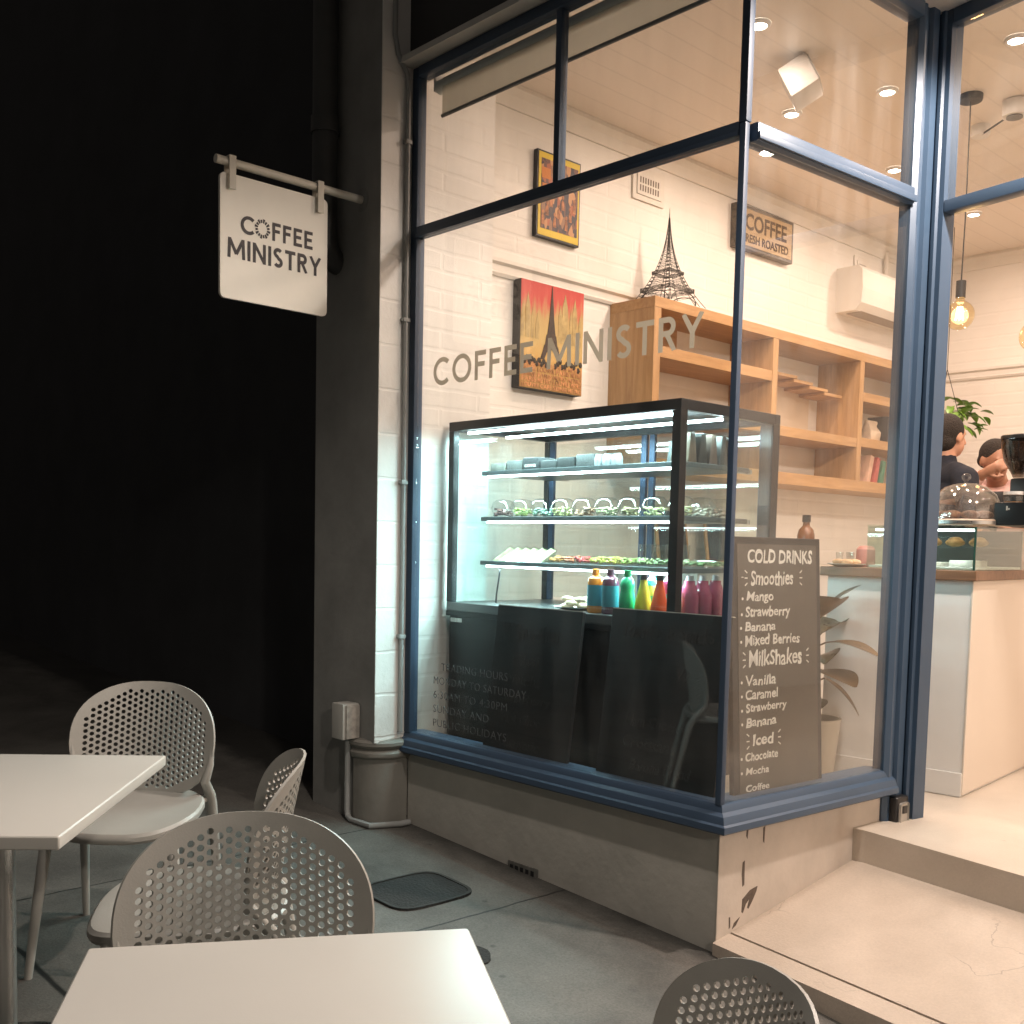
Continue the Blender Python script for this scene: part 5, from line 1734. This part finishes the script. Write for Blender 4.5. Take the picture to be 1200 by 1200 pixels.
# grinder, register box, jars beyond
gr = thing('coffee_grinder', 'black coffee grinder with a smoky hopper at the right edge', 'grinder', (1.75, 2.1, 1.173))
gx, gy = 1.80, 2.04
bm = BM(); add_box(bm, (gx - .05, gy + .0, 1.1735), (gx + .06, gy + .16, 1.395), .012); place('body', bm, M_blackp, gr)
bm = BM(); add_lathe(bm, [(.035, 1.396), (.04, 1.41), (.075, 1.47), (.088, 1.53), (.09, 1.565), (.088, 1.565), (.072, 1.472), (.036, 1.412)], (gx, gy, 0), 28); place('hopper', bm, glass('smoky_hopper', (.42, .38, .35), .08), gr)
bm = BM(); add_lathe(bm, [(0, 1.566), (.093, 1.566), (.093, 1.58), (.088, 1.584), (0, 1.584)], (gx, gy, 0), 28); place('hopper_lid', bm, M_blackp, gr)
bm = BM()
for k in range(90):
    z_ = 1.425 + random.random() * .06; r_ = (.03 + (z_ - 1.41) * .5) * math.sqrt(random.random()); a = random.random() * 6.28
    add_sphere(bm, (gx + r_ * math.cos(a), gy + r_ * math.sin(a), z_), (.007, .005, .005), 6, 4)
place('beans', bm, mat('coffee_bean', (.06, .03, .018), .4), gr)
rg = thing('register_printer', 'matt black box with a tiny white mark standing on the counter display', 'printer', (1.75, 1.8, 1.173))
RM_ = CM @ Matrix.Translation((.0, .0, 0))
bm = BM(); cb(bm, (.03, .12, 1.1735), (.19, .30, 1.272), .006); place('case', bm, M_blackp, rg)
bm = BM(); cb(bm, (.080, .1185, 1.238), (.086, .1195, 1.256)); cb(bm, (.088, .1185, 1.240), (.094, .1195, 1.247)); place('mark', bm, M_chalk, rg, False)
for k, (lx, ly) in enumerate(((.035, .36), (.125, .37))):
    p_ = CM @ V((lx, ly, 0))
    j_ = thing('storage_jar', ['clear jar of brown powder behind the black printer', 'second clear jar behind the black printer, cut by the photo edge'][k], 'jar', (p_.x, p_.y, 1.173), 'jars behind the printer')
    bm = BM(); add_lathe(bm, [(0, 1.1735), (.038, 1.1735), (.04, 1.18), (.04, 1.31), (.036, 1.315)], (p_.x, p_.y, 0), 20); place('glass_body', bm, M_clear, j_)
    bm = BM(); add_lathe(bm, [(0, 1.177), (.036, 1.177), (.036, 1.285), (0, 1.287)], (p_.x, p_.y, 0), 20); place('powder', bm, mat('cocoa', (.34, .16, .06), .8, var=.15), j_)
    bm = BM(); add_lathe(bm, [(0, 1.3155), (.041, 1.3155), (.041, 1.33), (0, 1.332)], (p_.x, p_.y, 0), 20); place('lid', bm, M_white, j_)

tb = thing('tablet', 'black tablet on a stand behind the clear dome', 'tablet', (1.56, 2.2, 1.173))
mt = CM @ Matrix.Translation((-.20, .56, 1.20)) @ Matrix.Rotation(R(-18), 4, 'X')
bm = BM(); add_box(bm, (0, 0, .03), (.17, .012, .155), .004, mt); place('screen_back', bm, M_blackp, tb)
bm = BM(); add_box(bm, (.07, -.01, -.028), (.10, .05, .04), .004, mt); place('stand', bm, M_blackp, tb)

# left end of the counter: tumblers, pink container, wrapped plate
for k in range(4):
    p_ = CM @ V((-.655 + .028 * k, .12 + .05 * (k % 2), 0))
    bm = BM(); add_lathe(bm, [(0, .979), (.014, .979), (.017, 1.045), (.0155, 1.045), (.013, .983), (0, .983)], (p_.x, p_.y, 0), 16)
    tag(recentre(place('tumbler', bm, M_clear)), 'small clear tumbler on the left end of the counter', 'glass', 'tumblers on the counter end')
p_ = CM @ V((-.545, .16, 0))
bm = BM(); add_lathe(bm, [(0, .979), (.04, .979), (.045, .99), (.042, 1.06), (.03, 1.075), (0, 1.078)], (p_.x, p_.y, 0), 20)
tag(recentre(place('pink_canister', bm, mat('pink_tin', (.50, .18, .15), .4))), 'dusky pink canister beside the tumblers on the counter', 'canister')
p_ = CM @ V((-.585, .045, 0))
wp = thing('wrapped_plate', 'plate of pastries under crinkled film on the counter end', 'plate', (p_.x, p_.y, .978))
bm = BM(); add_lathe(bm, [(0, .979), (.05, .979), (.085, .99), (.087, .993), (.05, .984), (0, .984)], (p_.x, p_.y, 0), 24); place('plate', bm, mat('white_china', (.75, .74, .7), .25), wp)
bm = BM()
for k in range(6):
    a = k * 1.05; add_sphere(bm, (p_.x + .042 * math.cos(a), p_.y + .042 * math.sin(a), 1.0), (.03, .022, .014), 10, 8)
place('pastries', bm, mat('biscuit2', (.55, .33, .18), .6, var=.4, vscale=40), wp)

# back bench under the shelves with brown bottle and little boards
bb = thing('back_bench', 'low pale bench along the wall below the oak shelves', 'bench', (0, 3.2, 0))
bm = BM(); add_box(bm, (-.345, 1.75, .92), (.25, 4.6, .95), .003); place('top', bm, mat('pale_top', (.62, .56, .48), .4), bb, False)
bm = BM(); add_box(bm, (-.345, 1.78, .0), (.22, 4.58, .9195)); place('front', bm, M_white, bb, False)
bt_ = thing('brown_bottle', 'brown glass bottle with black cap behind the cold drinks board', 'bottle', (.20, 2.9, .95))
bm = BM(); add_lathe(bm, [(0, .951), (.05, .951), (.053, .96), (.053, 1.14), (.045, 1.175), (.022, 1.20), (.02, 1.222)], (.195, 2.9, 0), 24); place('body', bm, mat('amber_glass', (.16, .06, .02), .12, spec=.7), bt_)
bm = BM(); add_lathe(bm, [(0, 1.2225), (.026, 1.2225), (.026, 1.265), (0, 1.267)], (.195, 2.9, 0), 18); place('cap', bm, M_blackp, bt_)
bm = BM(); add_lathe(bm, [(.0537, 1.0), (.0537, 1.10)], (.195, 2.9, 0), 24); place('paper_label', bm, mat('brown_label', (.30, .16, .09), .6), bt_)
for k, (yy, wd, hg) in enumerate(((2.02, .30, .34), (2.50, .24, .28))):
    sb = thing('small_chalkboard', ['small framed chalkboard on the bench, seen through the case', 'smaller framed chalkboard on the bench, seen right of the case post'][k], 'chalkboard', (-.25, yy, .95))
    mt = frame_mtx((-.24, yy, .951), (0, 1, 0), (-.15, 0, 1))
    bm = BM(); add_box(bm, (0, 0, -.015), (wd, hg, 0), .002, mt); place('frame', bm, M_wood_y, sb, False)
    bm = BM(); add_box(bm, (.02, .02, .0005), (wd - .02, hg - .02, .0025), 0, mt); place('slate', bm, M_board, sb, False)

# hanging plant on the rear wall side
hp = thing('hanging_plant', 'bright green trailing plant in a wire hung pot by the rear wall', 'plant', (.27, 4.6, 1.85))
hx, hy = .24, 4.6
bm = BM()
for k in range(3):
    a = k * 2.09 + .4
    add_tube(bm, [(hx, hy, 2.36), (hx + .085 * math.cos(a), hy + .085 * math.sin(a), 2.06)], .0025, 5)
add_tube(bm, [(hx, hy, 2.36), (hx, hy, 3.349)], .0025, 5)
place('hanger_wire', bm, M_cord, hp)
bm = BM(); add_lathe(bm, [(0, 1.94), (.06, 1.94), (.085, 2.06), (.088, 2.065), (.08, 2.06), (0, 2.05)], (hx, hy, 0), 20); place('pot', bm, mat('pot_white', (.5, .46, .38), .5), hp)
M_hl = mat('pothos_leaf', (.13, .26, .035), .4, var=.45, vscale=14)
bm = BM()
for k in range(64):
    a = random.uniform(-1.9, 1.5) + .2; r_ = random.uniform(.05, .2)
    z_ = random.choice((2.1, 2.06, 2.02, 1.98)) + random.uniform(-.05, .07)
    if math.cos(a) > .4 and random.random() < .4:
        r_ += .09; z_ -= .06
    b_ = V((hx + r_ * math.cos(a), hy + r_ * math.sin(a) * .9, z_))
    d_ = V((math.cos(a) + random.uniform(-.6, .6), math.sin(a) + random.uniform(-.6, .6), random.uniform(-.7, .4))).normalized()
    leaf(bm, b_, b_ + d_ * random.uniform(.06, .11), random.uniform(.026, .042), .3)
place('foliage', bm, M_hl, hp)

# ------------------------------------------------------------------ two people behind the counter
def limb(bm, pts):
    for (p, r), (q, s) in zip(pts, pts[1:]):
        p = V(p); q = V(q)
        n = max(2, int((q - p).length / (min(r, s) * .35)) + 1)
        n = min(n, 26)
        for k in range(n + 1):
            f = k / n
            c = p.lerp(q, f); rr = r + (s - r) * f
            t = bmesh.new(); bmesh.ops.create_icosphere(t, subdivisions=2, radius=rr)
            bmesh.ops.translate(t, verts=t.verts, vec=c)
            merge(bm, t)
def ell(bm, c, r, rot=None):
    t = bmesh.new(); bmesh.ops.create_icosphere(t, subdivisions=3, radius=1)
    for v in t.verts:
        v.co = V((v.co.x * r[0], v.co.y * r[1], v.co.z * r[2]))
    if rot is not None:
        bmesh.ops.transform(t, matrix=rot, verts=t.verts)
    bmesh.ops.translate(t, verts=t.verts, vec=V(c))
    merge(bm, t)
def fuse(name, bm, m, parent, voxel=.011, smooth=3):
    o = place(name, bm, m, parent)
    md = o.modifiers.new('fuse', 'REMESH'); md.mode = 'VOXEL'; md.voxel_size = voxel; md.use_smooth_shade = True
    ms = o.modifiers.new('soft', 'SMOOTH'); ms.iterations = smooth; ms.factor = .5
    dg = bpy.context.evaluated_depsgraph_get()
    me = bpy.data.meshes.new_from_object(o.evaluated_get(dg))
    o.modifiers.clear()
    old = o.data; o.data = me
    bpy.data.meshes.remove(old)
    if not me.materials:
        me.materials.append(m)
    for p in me.polygons:
        p.use_smooth = True
    return o
def head(bm, hm):
    """hm: matrix at the head's centre, +y is the face"""
    t = bmesh.new()
    ell(t, (0, -.008, .022), (.076, .094, .092)); ell(t, (0, .022, -.045), (.058, .070, .065)); ell(t, (0, .045, -.088), (.032, .032, .022))
    limb(t, [((0, .092, .005), .011), ((0, .108, -.028), .015)])
    ell(t, (0, .083, -.062), (.024, .012, .009))
    ell(t, (.078, -.005, -.008), (.010, .020, .032)); ell(t, (-.078, -.005, -.008), (.010, .020, .032))
    ell(t, (.03, .078, .02), (.018, .012, .006)); ell(t, (-.03, .078, .02), (.018, .012, .006))
    bmesh.ops.transform(t, matrix=hm, verts=t.verts)
    merge(bm, t)
def hand(bm, wrist, d, side, thumb):
    d = V(d).normalized(); s = V(side); s = (s - d * s.dot(d)).normalized(); n = d.cross(s)
    w_ = V(wrist)
    limb(bm, [(w_, .026), (w_ + d * .05, .032), (w_ + d * .085, .030)])
    for k, L in enumerate((.062, .074, .070, .054)):
        b_ = w_ + d * .085 + s * (-.030 + .020 * k)
        limb(bm, [(b_, .0095), (b_ + d * L * .5 - n * .008, .009), (b_ + d * L * .85 - n * .03, .0078)])
    b_ = w_ + d * .03 - s * .028 * thumb
    limb(bm, [(b_, .012), (b_ + d * .03 - s * .028 * thumb, .0105), (b_ + d * .062 - s * .032 * thumb - n * .012, .009)])

M_skin1 = mat('skin_fair', (.52, .27, .175), .5, var=.06, sss=.1)
M_skin2 = mat('skin_tan', (.34, .17, .105), .5, var=.06, sss=.1)
M_hair = mat('dark_hair', (.018, .012, .009), .85, var=.5, vscale=120, bump=.9, bscale=160)
M_trou = mat('dark_trousers', (.02, .02, .025), .8)
# person 1: seen from behind, navy polo
p1 = thing('person', 'person in a navy collared shirt with short dark hair, seen from behind', 'person', (1.0, 2.98, 0))
X, Y = 1.005, 2.98
hm1 = Matrix.Translation((X + .005, Y + .01, 1.70)) @ Matrix.Rotation(R(12), 4, 'Z')
bm = BM()
head(bm, hm1)
limb(bm, [((X, Y - .01, 1.62), .058), ((X, Y - .012, 1.53), .062)])
for k, z_ in enumerate((1.46, 1.36, 1.24, 1.12, 1.02, .94)):
    ell(bm, (X, Y, z_), ((.19, .20, .18, .16, .165, .175)[k], (.10, .115, .115, .105, .11, .12)[k], .09))
for s in (-1, 1):
    limb(bm, [((X + s * .19, Y - .005, 1.455), .062)] * 1 + [((X + s * .225, Y - .02, 1.40), .055)])
    limb(bm, [((X + s * .095, Y, .93), .085), ((X + s * .10, Y, .52), .058), ((X + s * .10, Y - .01, .10), .04)])
    limb(bm, [((X + s * .10, Y - .02, .05), .04), ((X + s * .105, Y + .13, .03), .033)])
limb(bm, [((X - .225, Y - .02, 1.40), .052), ((X - .335, Y - .06, 1.285), .043), ((X - .33, Y + .06, 1.275), .042), ((X - .20, Y + .20, 1.26), .030)])
hand(bm, (X - .20, Y + .20, 1.26), (.7, .6, 0), (0, 0, 1), -1)
limb(bm, [((X + .225, Y - .02, 1.40), .052), ((X + .29, Y, 1.12), .043), ((X + .22, Y + .22, 1.08), .030)])
hand(bm, (X + .22, Y + .22, 1.08), (-.2, .9, 0), (1, 0, 0), -1)
fuse('body', bm, M_skin1, p1, .009)
bm = BM()
for k, z_ in enumerate((1.465, 1.38, 1.27, 1.16, 1.05, .97)):
    ell(bm, (X, Y, z_), ((.20, .212, .195, .18, .185, .19)[k], (.112, .128, .128, .12, .122, .13)[k], .085))
limb(bm, [((X, Y - .01, 1.565), .067), ((X, Y - .01, 1.51), .082)])
for s in (-1, 1):
    limb(bm, [((X + s * .10, Y - .01, 1.50), .06), ((X + s * .20, Y - .01, 1.455), .072), ((X + s * .245, Y - .03, 1.37), .066)])
limb(bm, [((X - .245, Y - .03, 1.37), .066), ((X - .29, Y - .045, 1.325), .062)])
limb(bm, [((X + .245, Y - .03, 1.37), .066), ((X + .262, Y - .015, 1.25), .060)])
fuse('shirt', bm, mat('navy_cotton', (.007, .009, .017), .9, var=.25, vscale=18, bump=.2, bscale=60), p1, .012)
bm = BM()
for s in (-1, 1):
    limb(bm, [((X + s * .095, Y, .93), .098), ((X + s * .10, Y, .52), .072), ((X + s * .10, Y - .01, .08), .058)])
ell(bm, (X, Y, .96), (.185, .13, .08))
fuse('trousers', bm, M_trou, p1, .014)
bm = BM()
t = bmesh.new(); ell(t, (0, -.022, .034), (.086, .096, .098)); ell(t, (0, -.05, -.03), (.074, .062, .06))
bmesh.ops.transform(t, matrix=hm1, verts=t.verts); merge(bm, t)
fuse('hair', bm, M_hair, p1, .01)
p1.rotation_euler = (0, 0, R(-32))
p1.location.x += .015
# person 2: leaning at the machine, pink shirt, arm up before the face
p2 = thing('person', 'person in a pale pink shirt leaning forward with one arm raised', 'person', (1.15, 3.4, 0))
X, Y = 1.19, 3.40
hm2 = Matrix.Translation((1.155, 3.30, 1.585)) @ Matrix.Rotation(R(-125), 4, 'Z') @ Matrix.Rotation(R(-14), 4, 'X')
bm = BM()
head(bm, hm2)
limb(bm, [((1.15, 3.32, 1.52), .055), ((1.15, 3.38, 1.44), .062)])
tors = [((1.15, 3.40, 1.37), .19), ((1.155, 3.45, 1.26), .19), ((1.16, 3.50, 1.14), .165), ((1.165, 3.53, 1.02), .17), ((1.17, 3.55, .93), .175)]
for c, r_ in tors:
    ell(bm, c, (r_, .11, .09))
for s in (-1, 1):
    limb(bm, [((1.17 + s * .095, 3.55, .93), .085), ((1.17 + s * .10, 3.54, .52), .058), ((1.17 + s * .10, 3.56, .10), .04)])
    limb(bm, [((1.17 + s * .10, 3.56, .05), .04), ((1.175 + s * .10, 3.42, .03), .033)])
limb(bm, [((.98, 3.38, 1.38), .055), ((1.06, 3.16, 1.43), .043), ((1.17, 3.12, 1.50), .030)])
hand(bm, (1.17, 3.12, 1.50), (.9, .0, .45), (0, .2, 1), 1)
limb(bm, [((1.33, 3.38, 1.38), .055), ((1.42, 3.25, 1.20), .043), ((1.40, 3.02, 1.20), .030)])
hand(bm, (1.40, 3.02, 1.20), (0, -1, 0), (1, 0, 0), 1)
fuse('body', bm, M_skin2, p2, .009)
bm = BM()
for c, r_ in tors:
    ell(bm, c, (r_ + .014, .125, .09))
for s in (-1, 1):
    limb(bm, [((1.15 + s * .09, 3.385, 1.43), .06), ((1.15 + s * .175, 3.38, 1.385), .07)])
limb(bm, [((.975, 3.38, 1.385), .068), ((1.045, 3.18, 1.43), .060), ((1.12, 3.135, 1.475), .050)])
limb(bm, [((1.325, 3.38, 1.385), .068), ((1.40, 3.27, 1.24), .058)])
fuse('shirt', bm, mat('pink_cotton', (.62, .40, .36), .85, var=.12, vscale=14, bump=.25, bscale=40), p2, .012)
bm = BM()
for s in (-1, 1):
    limb(bm, [((1.17 + s * .095, 3.55, .93), .098), ((1.17 + s * .10, 3.54, .52), .072), ((1.17 + s * .10, 3.56, .08), .058)])
fuse('trousers', bm, M_trou, p2, .014)
bm = BM()
t = bmesh.new(); ell(t, (0, -.018, .038), (.083, .094, .088)); ell(t, (0, -.05, -.01), (.076, .06, .05))
bmesh.ops.transform(t, matrix=hm2, verts=t.verts); merge(bm, t)
fuse('hair', bm, M_hair, p2, .01)
bm = BM()
for s in (-1, 1):
    add_sphere(bm, hm2 @ V((s * .03, .086, .008)), (.009, .009, .006), 8, 6)
place('eyes', bm, mat('eye_dark', (.02, .012, .01), .2), p2)

# ------------------------------------------------------------------ chairs
def chair_back():
    Wb, Hb, n_ = .226, .183, 2.5
    zc = .628
    outline = []
    K = 64
    for k in range(K):
        a = 2 * math.pi * k / K
        c, s = math.cos(a), math.sin(a)
        u = math.copysign(abs(c) ** (2 / n_), c) * Wb
        v = math.copysign(abs(s) ** (2 / n_), s) * Hb
        # a little narrower at the foot
        u *= 1 - .10 * max(0, -v / Hb) ** 1.5
        outline.append((u, v))
    holes = []
    P = .0188
    r = .0066
    HS = 8
    nx = int(Wb / (P * .90)) + 2
    for i in range(-nx, nx + 1):
        u = i * P * .90
        for j in range(-14, 15):
            v = j * P + (P / 2 if i % 2 else 0)
            a_ = abs(u / (Wb - .026)) ** n_ + abs(v / (Hb - .028)) ** n_
            if a_ < 1 and v < Hb - .028:
                holes.append((u, v))
    verts = [V(p) for p in outline]
    edges = [(k, (k + 1) % K) for k in range(K)]
    # inner outline ring for smooth curvature
    inn = len(verts)
    for u, v in outline:
        verts.append(V((u * .955, v * .945)))
    edges += [(inn + k, inn + (k + 1) % K) for k in range(K)]
    for u, v in holes:
        b0 = len(verts)
        for k in range(HS):
            a = 2 * math.pi * (k + .5) / HS
            verts.append(V((u + r * math.cos(a), v + r * math.sin(a))))
        edges += [(b0 + k, b0 + (k + 1) % HS) for k in range(HS)]
    vo, eo, fo, _, _, _ = delaunay_2d_cdt(verts, edges, [], 0, 1e-6)
    hs = {}
    for u, v in holes:
        hs.setdefault((round(u / .02), round(v / .02)), []).append((u, v))
    faces = []
    for f in fo:
        c = sum((V(vo[i]) for i in f), V((0, 0))) / len(f)
        key = (round(c.x / .02), round(c.y / .02))
        inside = False
        for dx in (-1, 0, 1):
            for dy in (-1, 0, 1):
                for u, v in hs.get((key[0] + dx, key[1] + dy), ()):
                    if (c.x - u) ** 2 + (c.y - v) ** 2 < (r * .9) ** 2:
                        inside = True
        if not inside:
            faces.append(f)
    bm = BM()
    th = .0065
    def shape(u, v, d):
        curve = .085 * (u / Wb) ** 2
        lean = -.17 * (v + Hb) - .10 * max(0, v) ** 2
        y = -.165 + curve + lean
        nrm = V((-2 * .085 * u / Wb / Wb, 1, .17)).normalized()
        return V((u, y, zc + v)) + nrm * d
    fr = [bm.verts.new(shape(p[0], p[1], 0)) for p in vo]
    bk = [bm.verts.new(shape(p[0], p[1], -th)) for p in vo]
    cnt = {}
    for f in faces:
        bm.faces.new([fr[i] for i in f])
        bm.faces.new([bk[i] for i in f][::-1])
        for a, b in zip(f, f[1:] + f[:1]):
            cnt[(a, b)] = cnt.get((a, b), 0) + 1
    for (a, b) in list(cnt):
        if (b, a) not in cnt:
            bm.faces.new((fr[a], bk[a], bk[b], fr[b]))
    for v in [v for v in bm.verts if not v.link_faces]:
        bm.verts.remove(v)
    return bm, shape
def make_chair():
    root = thing('chair', 'chair', 'chair', (0, 0, 0), 'perforated plastic terrace chairs')
    bm, shape = chair_back()
    place('backrest', bm, M_chair, root, True, True)
    bm = BM()   # seat: thin dished pad with rolled edge
    K = 40; n_ = 2.7
    def ring(sc, z, dish=0):
        out = []
        for k in range(K):
            a = 2 * math.pi * k / K
            c, s = math.cos(a), math.sin(a)
            x = math.copysign(abs(c) ** (2 / n_), c) * .222 * sc
            y = math.copysign(abs(s) ** (2 / n_), s) * .225 * sc + .02
            x *= 1 + .06 * (y / .22)
            zz = z - .03 * max(0, (y - .10) / .14) ** 2 + dish * 0
            out.append(bm.verts.new((x, y, zz)))
        return out
    rs = [ring(.02, .452), ring(.45, .454), ring(.78, .459), ring(.90, .466), ring(.965, .468), ring(1.0, .462), ring(1.005, .450), ring(.985, .440), ring(.9, .437), ring(.5, .434), ring(.02, .434)]
    for a, b in zip(rs, rs[1:]):
        for k in range(K):
            bm.faces.new((a[k], a[(k + 1) % K], b[(k + 1) % K], b[k]))
    bm.faces.new(rs[0]); bm.faces.new(rs[-1][::-1])
    place('seat', bm, M_chair, root, True, True)
    for s in (-1, 1):
        bm = BM()
        a = shape(s * .198, -.115, -.004)
        add_tube(bm, [shape(s * .219, .0, -.005), shape(s * .214, -.06, -.005), a + V((0, .0, 0)), V((s * .206, -.165, .455)), V((s * .206, -.185, .42)), V((s * .215, -.225, .22)), V((s * .225, -.27, 0))], [.004, .011, .015, .017, .018, .015, .0115], 12)
        place('leg', bm, M_chair, root, True, True)
        bm = BM()
        add_tube(bm, [V((s * .17, .17, .446)), V((s * .18, .185, .41)), V((s * .20, .21, .2)), V((s * .215, .235, 0))], [.014, .018, .015, .0115], 12)
        place('leg', bm, M_chair, root, True, True)
    for s in (-1, 1):
        bm = BM()
        add_tube(bm, [(s * .195, -.17, .445), (s * .17, -.10, .437), (s * .15, .10, .434)], .012, 8)
        place('seat_rail', bm, M_chair, root, True, True)
    return root
ch0 = make_chair()
slope = math.atan(-.055)
chairs = [
    ((.58, -1.545), (.76, -.65), 'pale chair facing us behind the left table, back fully seen'),
    ((2.155, -2.023), (.87, -.49), 'chair in the centre foreground tucked against the far edge of the front table'),
    ((1.445, -1.745), (-.52, -.854), 'chair seen edge on near the wall, half hidden by the centre chair'),
    ((2.805, -1.735), (-.40, -.92), 'chair cut off by the bottom edge, right of the front table'),
]
for i, ((x, y), f, lab) in enumerate(chairs):
    c = ch0 if i == 0 else copy_thing(ch0)
    c['label'] = lab
    rz = math.atan2(f[1], f[0]) - math.pi / 2
    c.rotation_euler = (Matrix.Rotation(-math.atan(GZ(x + .5, y) - GZ(x - .5, y)), 3, 'Y') @ Matrix.Rotation(rz, 3, 'Z')).to_euler()
    c.location = (x, y, GZ(x, y))
    if i == 3:
        c.scale = (.9, .9, .9)

# ------------------------------------------------------------------ tables
def table(corner, dl, ds, L, W, z, label):
    dl = V((*dl, 0)).normalized(); ds = V((*ds, 0)); ds = (ds - dl * ds.dot(dl)).normalized()
    c = V((*corner, 0)) + dl * L / 2 + ds * W / 2
    t = thing('cafe_table', label, 'table', (c.x, c.y, GZ(c.x, c.y)), 'rectangular terrace tables')
    m_ = frame_mtx((c.x, c.y, 0), dl, ds if dl.cross(ds).z > 0 else -ds)
    bm = BM(); add_box(bm, (-L / 2, -W / 2, z - .030), (L / 2, W / 2, z), .007, m_, 3); place('top', bm, M_table, t)
    zg = GZ(c.x, c.y)
    bm = BM(); add_tube(bm, [(c.x, c.y, zg + .02), (c.x, c.y, z - .04)], .032, 24); place('pole', bm, M_steel, t)
    bm = BM(); add_box(bm, (-.16, -.13, z - .045), (.16, .13, z - .0305), .004, m_); place('top_plate', bm, M_black, t)
    g = Matrix.Translation((c.x, c.y, zg)) @ Matrix.Rotation(-math.atan(GZ(c.x + .5, c.y) - GZ(c.x - .5, c.y)), 4, 'Y')
    bm = BM(); add_lathe(bm, [(0, .002), (.215, .002), (.215, .01), (.20, .016), (.05, .026), (0, .028)], (0, 0, 0), 36, g); place('base', bm, M_steel, t)
table((.953, -1.594), (.77, -.637), (-.74, -.67), .82, .57, .44, 'bare grey table at the left edge with a steel pole')
table((2.202, -2.300), (.522, .853), (.853, -.522), .572, .82, .44, 'bare table top nearest us at the bottom of the picture')
